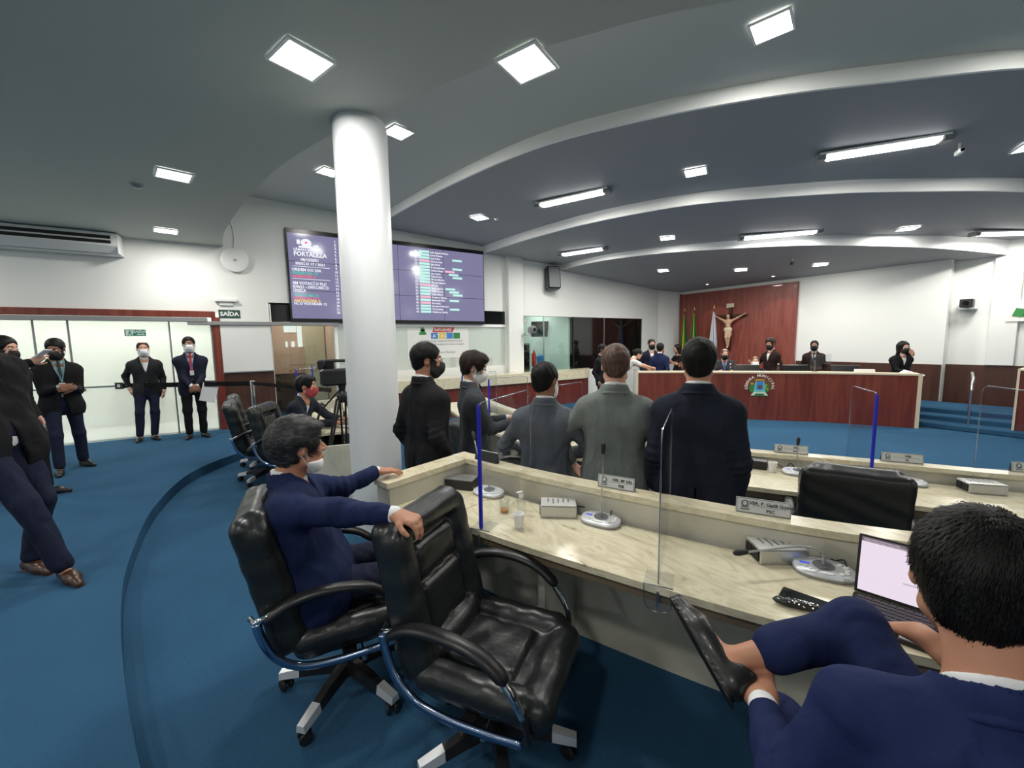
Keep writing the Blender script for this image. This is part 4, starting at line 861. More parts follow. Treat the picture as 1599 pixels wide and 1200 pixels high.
# crucifix on the wooden panel
t_ = thing('crucifix', 'large carved crucifix hanging on the red wooden wall panel', 'crucifix', (-7.40, 13.10, 1.28))
MB().box((-.05, -.05, -.05), (.05, 0, 1.30), .006).box((-.52, -.05, 1.00), (.52, 0, 1.08), .006).build('cross', 'wood_cross', t_)
MB().box((-.12, -.065, 1.30), (.12, -.03, 1.43), .004).build('title_plate', 'carved_cloth', t_)
s = SDF(); y = -.13
s.ell((0, y-.01, 1.03), (.055, .06, .075), k=.01); s.cap((0, y, .95), (0, y, .90), .03, .035, k=.02)
s.cap((-.07, y, .86), (.07, y, .86), .06, k=.03, flat=(0, 1, 0), fs=.7); s.cap((0, y, .83), (0, y, .62), .085, .065, k=.04, flat=(0, 1, 0), fs=.7)
for sx in (-1, 1):
    s.cap((sx*.12, y, .88), (sx*.29, y+.01, .97), .036, .028, k=.03); s.cap((sx*.29, y+.01, .97), (sx*.48, y+.04, 1.07), .028, .018, k=.02); s.cap((sx*.48, y+.04, 1.07), (sx*.54, y+.045, 1.10), .018, .010, k=.01)
    s.cap((sx*.045, y, .58), (sx*.05+.02, y-.05, .36), .055, .042, k=.03); s.cap((sx*.05+.02, y-.05, .36), (sx*.012, y+.02, .10), .042, .026, k=.02); s.cap((sx*.012, y+.02, .10), (sx*.015, y-.02, .02), .022, .014, k=.01)
s.build('carved_body', .012, 'carved_skin', t_)
s = SDF(); s.cap((-.05, y, .60), (.05, y, .60), .085, k=.02, flat=(0, 1, 0), fs=.75); s.cap((0, y, .58), (.01, y-.01, .46), .085, .075, k=.03, flat=(0, 1, 0), fs=.75); s.cap((.09, y, .58), (.10, y, .42), .025, .02, k=.02)
s.build('carved_cloth', .012, 'carved_cloth', t_)
s = SDF(); s.ell((0, y+.01, 1.06), (.066, .066, .07), k=.01); s.ell((0, y+.02, .99), (.06, .04, .06), k=.02); s.ell((0, y-.075, 1.0), (.06, .04, .08), k=.01, mode='s'); s.build('carved_hair', .011, 'wood_cross', t_)
# flags on poles
def flag(x, y, cols, label, w_=.22, h_=1.45, topz=2.5):
    t_ = thing('flag', label, 'flag', (x, y, -.2))
    MB().tube([(0, 0, 0), (0, 0, topz+.25)], .014, 10).build('pole', 'wood_cross', t_)
    MB().lathe([(.004, 0), (.028, .03), (.02, .07), (.004, .14)], c=(0, 0, topz+.24), n=12).build('finial', 'emblem_gold', t_, smooth=True)
    MB().lathe([(.16, 0), (.16, .03), (.03, .06)], n=20).build('foot', 'wood_cross', t_)
    for m, f0, f1 in cols:
        n = 26; rows = 22; v = []; f = []
        for r in range(rows+1):
            q = r/rows; z = topz+.17-q*h_
            for k in range(n+1):
                u = f0+(f1-f0)*k/n; wv = w_*(.25+.75*min(1, q*1.6))
                xx = (u-.5)*wv*2*.62+.02; yy = .05*math.sin(u*22+q*1.5)*(.3+q)-.05
                v.append((xx, yy, z-.10*abs(u-.3)))
        for r in range(rows):
            for k in range(n): f.append((r*(n+1)+k, (r+1)*(n+1)+k, (r+1)*(n+1)+k+1, r*(n+1)+k+1))
        v2 = [(a, b+.006, c) for a, b, c in v]; N_ = len(v)
        f2 = [tuple(i+N_ for i in reversed(q)) for q in f]
        MB().add(v+v2, f+f2).build('cloth', m, t_, smooth=True)
    return t_
flag(-8.82, 12.75, [('flag_green', 0, .35), ('flag_yellow', .35, .62), ('flag_green', .62, 1)], 'leftmost flag, green with yellow, on a pole before the wooden panel')
flag(-8.42, 12.70, [('flag_green', 0, .5), ('flag_yellow', .5, .72), ('flag_green', .72, 1)], 'middle flag, green with a yellow field, before the wooden panel')
flag(-7.72, 12.70, [('flag_blue', 0, .16), ('flag_white', .16, .62), ('flag_blue', .62, .76), ('flag_white', .76, 1)], 'white flag with blue stripes left of the crucifix')
# low monitors, chairs and bottles on the rostrum
def mon(x, y, rz, label, screen='monitor_black'):
    t_ = thing('monitor', label, 'monitor', (x, y, FLOOR2+.78), rz, 'monitors on the rostrum')
    MB().box((-.12, -.09, 0), (.12, .09, .10), .004).build('riser_box', 'plastic_black', t_)
    a = MB().box((-.24, -.014, .13), (.24, .014, .42), .006).build('display', 'monitor_black', t_); a.rotation_euler = (R_(14), 0, 0)
    MB().box((-.24, -.016, .412), (.24, .004, .424)).build('top_rim', 'plate_silver', a)
    MB().box((-.02, -.01, 0), (.02, .01, .22)).build('stand', 'plastic_black', t_)
nrm = Vector((math.sin(R_(40)), -math.cos(R_(40)), 0))
def behind(x, d): # point at distance d behind the rostrum front at plan x
    i = int(np.argmin([abs(p[0]-x) for p in P_])); o = offset(P_, d)[i]; t0 = Vector((P_[min(i+1, 39)][0]-P_[i-1][0], P_[min(i+1, 39)][1]-P_[i-1][1])); return o[0], o[1], math.atan2(t0.y, t0.x)
for x, lab in ((-5.35, 'low monitor in front of the seated man with the blue tie'), (-4.72, 'low monitor in front of the seated man with the white mask'), (-3.95, 'low monitor right of the crest, nobody behind it'), (-3.35, 'low monitor second from the right end of the rostrum')):
    a, b_, c_ = behind(x, .36); mon(a, b_, c_+PI, lab)
for x, lab in ((-5.62, 'small water bottle on the rostrum left of the monitors'), (-4.98, 'small water bottle between the two monitors on the rostrum'), (-4.32, 'small water bottle right of the crest on the rostrum')):
    a, b_, c_ = behind(x, .22); t_ = thing('water_bottle', lab, 'bottle', (a, b_, FLOOR2+1.066)); MB().lathe([(.028, 0), (.03, .01), (.03, .10), (.012, .135), (.012, .15)], n=14).build('bottle_body', 'plastic_clear', t_, auto=50); MB().lathe([(.015, .148), (.015, .168)], n=12).build('cap', 'white_plastic', t_)
for x, lab in ((-3.12, 'white box of papers near the right end of the rostrum'),):
    a, b_, c_ = behind(x, .18); t_ = thing('document_box', lab, 'box', (a, b_, FLOOR2+1.066), c_); MB().box((-.16, -.05, 0), (.16, .05, .06), .004).build('box', 'paper', t_)
t_ = thing('microphone', 'tabletop microphone on a thin stem at the right of the rostrum', 'microphone', (*behind(-3.75, .2)[:2], FLOOR2+1.066)); MB().lathe([(.05, 0), (.05, .015), (.01, .02)], n=16).build('base', 'plastic_black', t_); MB().tube([(0, 0, .01), (0, 0, .26)], .005, 8).build('stem', 'steel', t_); MB().lathe([(.004, .25), (.02, .265), (.02, .285), (.004, .30)], n=12).build('foam_head', 'rubber_black', t_, smooth=True)
a, b_, c_ = behind(-3.70, .45); t_ = thing('transparent_chair', 'clear plastic chair back standing behind the right part of the rostrum', 'chair', (a-.1, b_+.3, FLOOR2), c_); MB().box((-.2, -.01, .5), (.2, .01, 1.42), .01).build('backrest', 'plastic_clear', t_); MB().box((-.2, -.4, .44), (.2, .0, .46), .01).build('seat', 'plastic_clear', t_)
for sx in (-.18, .18):
    for sy in (-.38, -.02): MB().tube([(sx, sy, 0), (sx, sy, .45)], .012, 8).build('leg', 'plastic_clear', t_)
for x, d, lab in ((-5.0, 1.25, 'tall black chair beside the seated man with the white mask, crest below'), (-4.45, 1.05, 'black chair behind the monitor right of the long-haired person'), (-4.02, 1.0, 'black chair below the crest wall, left of the clear chair'), (-3.10, .95, 'black chair behind the right end of the rostrum')):
    a, b_, c_ = behind(x, d); chair(a, b_, FLOOR2+(.18 if x < -4.9 else 0), math.sin(c_), -math.cos(c_), lab)
# railing by the steps and the tribune at the right edge
t_ = thing('handrail', 'short steel handrail at the carpeted steps right of the rostrum', 'handrail', (-1.78, 11.3, FLOOR2))
MB().tube([(-.1, .62, 1.06), (-.02, .25, .98), (.02, -.05, .76)], .022, 10).build('rail', 'steel', t_, smooth=True)
MB().tube([(-.1, .62, .3), (-.1, .62, 1.06)], .014, 8).build('post', 'steel', t_); MB().tube([(.02, -.05, 0), (.02, -.05, .78)], .014, 8).build('post', 'steel', t_)
t_ = thing('speaking_tribune', 'red wooden speaking tribune cut off by the right edge', 'lectern', (-1.22, 11.35, FLOOR2))
MB().box((0, 0, 0), (1.1, .6, 1.16), .004).build('body', 'red_wood', t_); MB().box((-.03, -.03, 1.16), (1.13, .63, 1.195), .004).build('top', 'wood_edge', t_); MB().box((-.03, -.03, 0), (.0, .03, 1.16)).build('edge_trim', 'wood_edge', t_)
# things on the back wall
t_ = thing('wall_projector', 'small black camera on a white bracket high on the wall right of the rostrum', 'camera', (-2.28, 13.42, 2.18))
MB().box((-.10, -.20, .02), (.10, .0, .20), .012).build('body', 'plastic_black', t_); MB().box((-.14, -.2, -.03), (.14, .08, -.01), .004).box((-.03, .02, -.03), (.03, .08, .12)).build('bracket', 'steel', t_); MB().lathe([(.05, -.235), (.05, -.20)], c=(0, 0, .11), n=18, axis='y').build('lens', 'glass_black', t_)
t_ = thing('wall_emblem', 'coloured coat of arms sign cut off by the right edge of the photo', 'sign', (-1.47, 13.40, 1.98))
F = frame((0, 0, 0), (1, 0, 0), (0, 0, 1))
MB().box((-.25, 0, -.12), (.9, .015, .32), .004).build('board', 'white_plastic', t_)
for nm, m, pl in (('foliage', 'emblem_green', [(-.17, .0), (-.05, -.03), (.05, .0), (.0, .13), (-.12, .16)]), ('shield', 'emblem_teal', [(-.03, -.03), (.45, -.03), (.4, .25), (.1, .24)]), ('tower', 'emblem_blue', [(.12, .08), (.35, .08), (.32, .28), (.14, .28)])): MB().prism(pl, .002, .012, F).build(nm, m, t_)
# left wall equipment
t_ = thing('wall_loudspeaker', 'black loudspeaker hanging high on the left wall near the second fascia', 'loudspeaker', (-9.6, 7.5, 3.0))
a = MB().box((.10, -.19, .02), (.42, .19, .66), .03).build('cabinet', 'plastic_black', t_); a.rotation_euler = (0, R_(-8), R_(-18)); MB().box((0, -.05, .25), (.14, .05, .38)).build('bracket', 'steel', t_)
a2 = MB().box((.42, -.16, .05), (.43, .16, .63), .004).build('grille', 'speaker_grille', a)
t_ = thing('wall_disc_speaker', 'round white disc shaped speaker on the wall left of the video wall', 'speaker', (-9.6, -.10, 3.22))
MB().lathe([(.10, 0), (.22, .05), (.225, .075), (.20, .085), (.06, .07), (.02, .075)], n=40, axis='x').build('dish', 'white_plastic', t_, auto=30)
MB().lathe([(.02, .075), (.02, .10)], n=14, axis='x').build('centre_knob', 'steel', t_)
MB().tube(catmull([(.02, 0, .2), (.012, .02, .5), (.012, -.06, .9), (.012, -.1, 1.15)], 6), .012, 8).build('cable_cover', 'white_plastic', t_, smooth=True)
t_ = thing('pan_tilt_camera', 'silver pan and tilt camera bracketed to the white pillar', 'camera', (-9.44, 6.45, 1.78))
MB().box((0, -.06, -.02), (.10, -.01, .03)).tube([(.05, -.02, 0), (.18, .04, 0), (.22, .10, .02)], .014, 8).build('bracket', 'steel', t_)
MB().lathe([(.10, -.10), (.12, -.05), (.12, .06), (.05, .11)], c=(.22, .12, .14), n=24).build('dome', 'grey_metal', t_, auto=40); MB().lathe([(.045, 0), (.045, .03)], c=(.325, .12, .14), n=16, axis='x').build('lens', 'glass_black', t_)
MB().box((.0, -.01, .34), (.02, .12, .42)).build('socket', 'steel', t_)
t_ = thing('air_conditioner', 'long white ceiling air conditioner above the glass doors', 'air conditioner', (-9.585, -3.9, 3.12))
MB().prism([(0.003, .0), (.22, -.0), (.36, .12), (.36, .32), (.0, .34)], -2.1, 2.22, frame((0, 0, 0), (1, 0, 0), (0, 0, 1)) @ Matrix.Scale(-1, 4, (0, 0, 1))).build('casing', 'white_plastic', t_)
for q in range(2): MB().box((.355, -2.0, .15+.075*q), (.368, 2.15, .20+.075*q)).build('air_slot', 'rubber_black', t_)
MB().box((.22, -2.0, .005), (.24, 2.1, .02)).build('louvre', 'grey_metal', t_)
MB().box((-.0, 2.222, -.0), (.35, 2.235, .32), .0).build('end_cover', 'paper', t_)
t_ = thing('exit_sign', 'dark green SAÍDA exit sign on the wall above the sliding rail', 'sign', (-9.598, -.255, 2.21))
MB().box((0, -.17, -.08), (.008, .17, .075)).build('plate', 'dark_green_sign', t_); F = frame((.009, 0, 0), (0, 1, 0), (0, 0, 1)); mb = MB(); add_text(mb, 'SAÍDA', .105, F, 0, -.038, .001, bold=.004); mb.build('lettering', 'sign_white', t_)
t_ = thing('emergency_light', 'small white emergency light on the wall above the exit sign', 'light', (-9.6, -.30, 2.36))
MB().box((0, -.17, .07), (.07, .19, .13), .01).build('lamp_bar', 'white_plastic', t_); MB().box((0, -.10, 0), (.03, .12, .065), .006).build('box', 'plate_silver', t_)
t_ = thing('exit_sign', 'small green exit sign with a running figure on the glass doors', 'sign', (-9.57, -1.63, 1.85))
MB().box((0, -.14, -.055), (.004, .14, .055)).build('plate', 'green_sign', t_); F = frame((.005, 0, 0), (0, 1, 0), (0, 0, 1)); mb = MB(); add_text(mb, 'SAÍDA', .062, F, .055, .0, .001, bold=.002); add_rect(mb, F, .02, -.035, .10, -.02); mb.add([F @ Vector(p) for p in ((.10, -.045, .001), (.125, -.0275, .001), (.10, -.01, .001))], [(0, 1, 2)]); mb.build('lettering', 'exit_white', t_)
mb = MB(); add_rect(mb, F, -.125, -.045, -.03, .045, .001); mb.build('pictogram_ground', 'exit_white', t_); mb = MB(); add_disc(mb, F, -.07, .03, .01, .01, .002); mb.add([F @ Vector((x, y, .002)) for x, y in ((-.085, .018), (-.06, .02), (-.055, -.005), (-.04, -.035), (-.05, -.04), (-.07, -.01), (-.09, -.04), (-.10, -.035), (-.085, -.005))], [tuple(range(9))]); mb.build('running_figure', 'green_sign', t_)
# belt barrier
bp = (-8.35, .02)
t_ = thing('belt_post', 'chrome queue post with a white foot beside the empty left chairs', 'post', (*bp, 0))
MB().lathe([(.17, 0), (.17, .012), (.05, .03), (.03, .035)], n=30).build('foot', 'white_plastic', t_, auto=40); MB().lathe([(.03, .03), (.03, .93), (.038, .93), (.038, .99), (.02, 1.0)], n=20).build('tube', 'chrome', t_, auto=40)
bl = Vector((-9.50, -1.95, .96)); br = Vector((*bp, .95))
d = (bl-br); rz = math.atan2(d.y, d.x); o = thing('barrier_belt', 'black belt stretched from the queue post across the glass doors', 'belt', br, rz); L = d.length
MB().box((.04, -.002, -.04), (L, .002, .04)).build('webbing', 'cloth_black', o); MB().box((L-.14, -.008, -.055), (L, .008, .055), .004).build('belt_end', 'ink', o); MB().box((L-.09, .009, -.025), (L-.04, .0095, .025)).build('end_mark', 'sign_white', o)
o = thing('barrier_belt', 'black belt running from the queue post to the left desk before the wainscot', 'belt', br, R_(24)); MB().box((.04, -.002, -.03), (2.3, .002, .03)).build('webbing', 'cloth_black', o)
# video wall
t_ = thing('video_wall', 'wall of twelve screens showing the voting list of the session', 'video wall', (-9.6, 3.02, 2.06))
V0, V1, H0, H1 = .77, 5.27, 2.06, 3.93; oy, oz = 3.02, 2.06
MB().box((.0, V0-oy, 0), (.09, V1-oy, H1-oz), .004).build('frame', 'monitor_black', t_)
cols = [V0+.03, 1.93, 3.05, 4.16, V1-.015]; rows = [H0+.075, H0+.075+.575, H0+.075+1.15, H1-.085]
cols = [V0+.03+(V1-.045-V0)*k/4 for k in range(5)]
for a in range(4):
    for b_ in range(3): MB().box((.088, cols[a]+.005-oy, rows[b_]+.005-oz), (.094, cols[a+1]-.005-oy, rows[b_+1]-.005-oz)).build('screen_tile', 'screen_bg', t_)
F = frame((.0945, -oy, -oz), (0, 1, 0), (0, 0, 1))
def vt(name, m, texts=(), rects=(), z=.001): 
    mb = MB(); [add_text(mb, t0, s0, F, x0, y0, z, align='LEFT', bold=s0*.035, sx=sx) for t0, s0, x0, y0, sx in texts]; [add_rect(mb, F, *r, z=z) for r in rects]; return mb.build(name, m, t_)
vt('crest_logo', 'screen_white', rects=[(1.0, 3.56, 1.28, 3.60), (.97, 3.63, 1.03, 3.72), (1.28, 3.58, 1.37, 3.64)])
mb = MB(); add_disc(mb, F, 1.14, 3.665, .10, .085, .001); mb.build('crest_shield', 'screen_white', t_); mb = MB(); add_disc(mb, F, 1.14, 3.67, .025, .02, .002); mb.build('crest_centre', 'screen_red', t_)
vt('heading_text', 'screen_white', [('CÂMARA MUNICIPAL', .062, .90, 3.505, .95), ('FORTALEZA', .125, .90, 3.40, .90), ('08/12/2021', .075, 1.02, 3.305, 1), ('SESSÃO 17 / 2021', .075, .92, 3.225, 1), ('ORDEM DO DIA', .075, .85, 3.10, 1), ('EM VOTAÇÃO PLC', .075, .85, 2.83, 1), ('070/21 - DISCUSSÃO', .075, .85, 2.755, 1), ('ÚNICA', .075, .85, 2.68, 1), ('NÃO VOTARAM: 12', .07, .85, 2.42, 1)], [(.87, 3.185, 1.56, 3.195), (.85, 2.935, 1.56, 2.945)])
vt('present_text', 'screen_teal', [('PRESENTES: 37', .075, .85, 3.03, 1), ('VOTOS SIM: 24', .07, .85, 2.59, 1)])
vt('absent_text', 'screen_red', [('AUSENTES: 6', .075, .85, 2.965, 1), ('VOTOS NÃO: 6', .07, .85, 2.53, 1)])
vt('abstention_text', 'screen_amber', [('ABSTENÇÕES: 0', .07, .85, 2.475, 1)])
names = ['João Santos Pinheiro', 'Jorge Pinheiro', 'José Freire', 'Johnson Lima', 'Júlio Brizzi', 'Kátia Rodrigues', 'Larissa Gaspar', 'Léo Couto', 'Lúcio Bruno', 'Márcio Martins', 'Marcelo Martins', 'PP Cell', 'Paulo Martins', 'Pedro França', 'Pedro Matos', 'Professor Enilson', 'Raimundo Filho', 'Ronivaldo', 'Sargento Reginauro', 'Tia Francisca', 'Wellington Sabóia']
num, nm_, gb, pk, wt = [], [], [], [], []
for k in range(22):
    z = 3.735-k*.0705; num.append(('%d.' % (k+1), .062, 1.655+.02*(k < 9), z, 1)); (pk if k == 20 else gb).append((1.76, z-.004, 2.06, z+.05))
for k in range(21):
    z = 3.735-k*.0705; num.append(('%d.' % (k+23), .062, 3.42, z, 1)); (pk if k in (3, 11, 15, 17) else gb).append((3.53, z-.004, 3.79, z+.05)); nm_.append((names[k], .055, 3.82, z, 1))
    if k in (2, 5, 6, 7, 8, 12, 13, 14, 16, 19): (pk if k == 6 else gb).append((4.18+.1*(k % 3), z-.004, 4.44+.1*(k % 3), z+.045))
vt('list_numbers', 'screen_white', num); vt('list_names', 'screen_white', nm_); vt('votes_green', 'screen_mint', rects=gb); vt('votes_pink', 'screen_pink', rects=pk)
# counter along the office glass
cp = resample([(-9.58, 1.9), (-9.58, 4.0), (-9.58, 6.4), (-9.58, 8.8)], 20)
t_ = thing('office_counter', 'long travertine counter with a dark wood front below the office windows', 'counter', (-9.3, 5, FLOOR2))
ox, oy2 = -9.3, 5
def cl(L): return [(x-ox, y-oy2) for x, y in L]
fr = [(-8.95, 1.9), (-8.95, 7.9), (-8.98, 8.3), (-9.1, 8.6), (-9.3, 8.78), (-9.43, 8.84)]; bk_ = [(-9.43, 1.9), (-9.43, 7.9), (-9.43, 8.3), (-9.43, 8.5), (-9.43, 8.7), (-9.43, 8.85)]
MB().band(cl(bk_), cl(fr), .70, .96).build('marble_apron', 'travertine', t_)
MB().band(cl(bk_), cl([(x-.06, y) for x, y in fr[:-1]]+[fr[-1]]), 0, .70).build('wood_front', 'dark_wood' if 0 else 'red_wood', t_)
# behind the glass: server rack, wall tv, water dispenser, chairs, extinguisher sign
t_ = thing('server_rack', 'dark equipment rack inside the control room window', 'rack', (-10.5, 6.95, -.2)); MB().box((-.25, -.28, 0), (.25, .28, 1.75), .01).build('cabinet', 'grey_metal', t_); MB().box((.25, -.24, .1), (.26, .24, 1.7)).build('door', 'glass_black', t_)
t_ = thing('wall_tv', 'flat television hanging inside the control room, upper right', 'television', (-10.9, 8.25, 2.0)); MB().box((-.02, -.42, -.25), (.02, .42, .25), .006).build('panel', 'monitor_black', t_).rotation_euler = (0, .1, -.5); MB().tube([(0, 0, .2), (0, 0, .8)], .015, 8).build('ceiling_pole', 'steel', t_)
t_ = thing('water_dispenser', 'water dispenser with a blue bottle inside the control room', 'dispenser', (-10.7, 7.95, -.2)); MB().box((-.14, -.14, 0), (.14, .14, .95), .02).build('cabinet', 'white_plastic', t_); MB().lathe([(.05, .95), (.13, 1.02), (.135, 1.12), (.128, 1.16), (.135, 1.20), (.135, 1.32), (.05, 1.38)], n=24).build('bottle', 'bottle_blue', t_, auto=40)
t_ = thing('extinguisher_sign', 'small red extinguisher sign inside the control room', 'sign', (-12.89, 8.2, 1.55)); MB().box((0, -.1, -.14), (.01, .1, .14)).build('plate', 'red_paint', t_); MB().box((.01, -.04, -.09), (.014, .04, .07)).build('symbol', 'sign_white', t_)
t_ = thing('fire_extinguisher', 'orange-red canister hanging beside the water dispenser', 'extinguisher', (-10.6, 7.62, .8)); MB().lathe([(.05, 0), (.07, .02), (.07, .40), (.025, .46), (.025, .52)], n=20).build('cylinder', 'red_paint', t_, auto=40)
for y, s_, lab in ((5.75, 1.0, 'high-backed black chair behind the office glass, nearest the white pillar'), (5.25, .85, 'low black chair behind the office glass, left of the high-backed one'), (4.1, .8, 'black chair behind the office glass near the phone man')):
    t_ = thing('visitor_chair', lab, 'chair', (-10.35, y, .1-.3), 0); q = SDF(); q.box((0, 0, 1.02*s_+.05), (.04, .22, .28*s_), .04); q.box((-.2, 0, .5), (.22, .22, .05), .04, k=.02); q.build('shell', .02, 'cloth_black', t_); MB().lathe([(.2, 0), (.2, .03), (.03, .06), (.03, .47)], c=(-.2, 0, 0), n=16).build('stand', 'plastic_black', t_)
# tripod with video camera
tx, ty = -4.50, .79
t_ = thing('video_camera_tripod', 'black video camera tripod standing left of the column', 'tripod', (tx, ty, FLOOR1))
for k in range(3):
    a = 2*PI*k/3+.9; cs, sn = math.cos(a), math.sin(a)
    for s_ in (-.028, .028):
        MB().tube([(.05*cs-s_*sn, .05*sn+s_*cs, 1.16), (.19*cs-s_*sn*.6, .19*sn+s_*cs*.6, .58)], .011, 8).build('upper_leg', 'plastic_black', t_)
    lg = MB().tube([(.17*cs, .17*sn, .66), (.33*cs, .33*sn, .01)], .014, 8).box((.19*cs-.03, .19*sn-.03, .55), (.19*cs+.03, .19*sn+.03, .64), .008).build('lower_leg', 'plastic_black', t_)
MB().lathe([(.04, 1.12), (.055, 1.16), (.055, 1.21), (.03, 1.24), (.04, 1.30)], n=18).build('tripod_head', 'plastic_black', t_, auto=40)
MB().tube([(-.02, -.02, 1.25), (-.16, -.20, 1.02), (-.2, -.25, .86)], [.008, .009, .018], 10).build('pan_handle', 'rubber_black', t_)
t_ = thing('video_camera', 'professional black video camera on the tripod, half hidden by the column', 'video camera', (tx, ty, FLOOR1+1.302), R_(-8))
MB().box((-.075, -.20, .0), (.075, .16, .17), .02).build('body', 'plastic_black', t_); MB().lathe([(.055, .16), (.06, .20), (.065, .33), (.075, .35)], c=(0, 0, .09), n=24, axis='y').build('lens', 'rubber_black', t_, auto=40)
MB().tube([(0, -.16, .16), (0, -.14, .25), (0, .10, .25), (0, .14, .17)], .018, 10).build('handle', 'plastic_black', t_, smooth=True); MB().box((-.16, -.22, .16), (-.05, -.06, .26), .015).build('viewfinder', 'rubber_black', t_); MB().box((-.22, -.16, .0), (-.09, -.02, .012), .003).build('flip_screen', 'glass_black', t_)

for x, y, z, lab in ((-1.50, 7.62, zC(7.62), 'small white security camera on the ceiling at the upper right'), (-4.75, 10.9, zE(10.9), 'small dark security camera on the ceiling above the crucifix')):
    t_ = thing('ceiling_camera', lab, 'camera', (x, y, z), R_(30)); MB().tube([(0, 0, .01), (0, 0, -.08)], .012, 8).build('mount', 'white_plastic', t_); MB().box((-.03, -.09, -.14), (.03, .05, -.08), .01).build('camera_body', 'white_plastic' if x > -2 else 'plastic_black', t_); MB().lathe([(.02, -.10), (.02, -.09)], c=(0, 0, -.11), n=12, axis='y').build('lens', 'glass_black', t_)
for x, y, z, lab in ((-6.45, -.95, 3.46, 'small dark smoke detector on the low grey ceiling left of a panel'), (-7.45, 4.45, zC(4.45), 'tiny round detector on the ceiling right of the panel above the video wall')):
    t_ = thing('smoke_detector', lab, 'detector', (x, y, z)); MB().lathe([(.03, -.04), (.055, -.02), (.06, 0)], n=20).build('housing', 'grey_metal' if x > -7 else 'white_plastic', t_, auto=40)
# ---------------------------------------------------------------- people
def V_(*a): return np.array(a, float)
def rotm(yaw, pitch=0, roll=0):
    """columns: right, forward, up; yaw turns left, pitch nods down"""
    cy, sy = math.cos(yaw), math.sin(yaw); A = np.array([[cy, -sy, 0], [sy, cy, 0], [0, 0, 1]])
    cp, sp = math.cos(-pitch), math.sin(-pitch); B = np.array([[1, 0, 0], [0, cp, -sp], [0, sp, cp]])
    cr, sr = math.cos(roll), math.sin(roll); D = np.array([[cr, 0, sr], [0, 1, 0], [-sr, 0, cr]]); return A@B@D
def ik(a, c, l1, l2, hint):
    d = c-a; L = np.linalg.norm(d); L2 = min(L, (l1+l2)*.995); u = d/L; x = (l1*l1-l2*l2+L2*L2)/(2*L2); h_ = math.sqrt(max(0, l1*l1-x*x))
    hn = hint-u*(hint@u); hn = _n(hn); return a+u*x+hn*h_, a+u*L2
def hand(s, side, w, f, n_, sc_=1.0, curl=(.35, .4, .45, .5), spread=.10, thumb=.5, k=.008):
    """w wrist, f finger direction, n_ direction the palm faces; side +1 right hand"""
    f = _n(f); n_ = _n(n_-f*(n_@f)); sd = np.cross(f, n_)*side   # towards the thumb for both hands after the sign below
    th = -sd if False else sd
    pl = .092*sc_
    s.cap(w-f*.02, w+f*.02*sc_, .027*sc_, .030*sc_, k=.02, flat=n_, fs=.72)
    s.cap(w+f*.03*sc_+th*.012*sc_, w+f*pl*.92+th*.020*sc_, .025*sc_, .023*sc_, k=.018, flat=n_, fs=.55)
    s.cap(w+f*.03*sc_-th*.012*sc_, w+f*pl*.85-th*.022*sc_, .024*sc_, .021*sc_, k=.018, flat=n_, fs=.55)
    for i, (o, L, r) in enumerate(((.030, .074, .0092), (.010, .082, .0095), (-.011, .077, .0090), (-.031, .060, .0080))):
        b_ = w+f*(pl*(1.0-.05*abs(i-1)))+th*o*sc_; d = _n(f+th*(spread*(1.2-i*.8))); c_ = curl[i]; segs = (.44, .31, .25); p = b_-d*.012; ang = 0
        rr = r*sc_
        for j, sg in enumerate(segs):
            ang += c_*(.75, 1.1, .8)[j]; dd = d*math.cos(ang)+n_*math.sin(ang); q = p+dd*L*sc_*sg*(1.12 if j == 0 else 1); s.cap(p, q, rr, rr*.93, k=.006 if j else k); p = q; rr *= .93
    b_ = w+f*.028*sc_+th*.024*sc_; d1_ = _n(f*.62+th*.75+n_*thumb*.5); p = b_+d1_*.040*sc_; s.cap(b_, p, .0150*sc_, .0120*sc_, k=.012)
    d2_ = _n(f*.9+th*.35+n_*thumb*.8); q = p+d2_*.032*sc_; s.cap(p, q, .0115*sc_, .0105*sc_, k=.006); s.cap(q, q+_n(f+n_*thumb)*.022*sc_, .0102*sc_, .0085*sc_, k=.005)
def folds(seed, amp=.003, fr=26.):
    r = np.random.RandomState(seed); A = r.randn(5, 3)*fr; A[:, 2] *= .55; ph = r.rand(5)*6
    def f(x, y, z):
        v = 0
        for i in range(5): v = v+np.sin(A[i, 0]*x+A[i, 1]*y+A[i, 2]*z+ph[i])
        return amp*v/1.8
    return f
PN = [0]
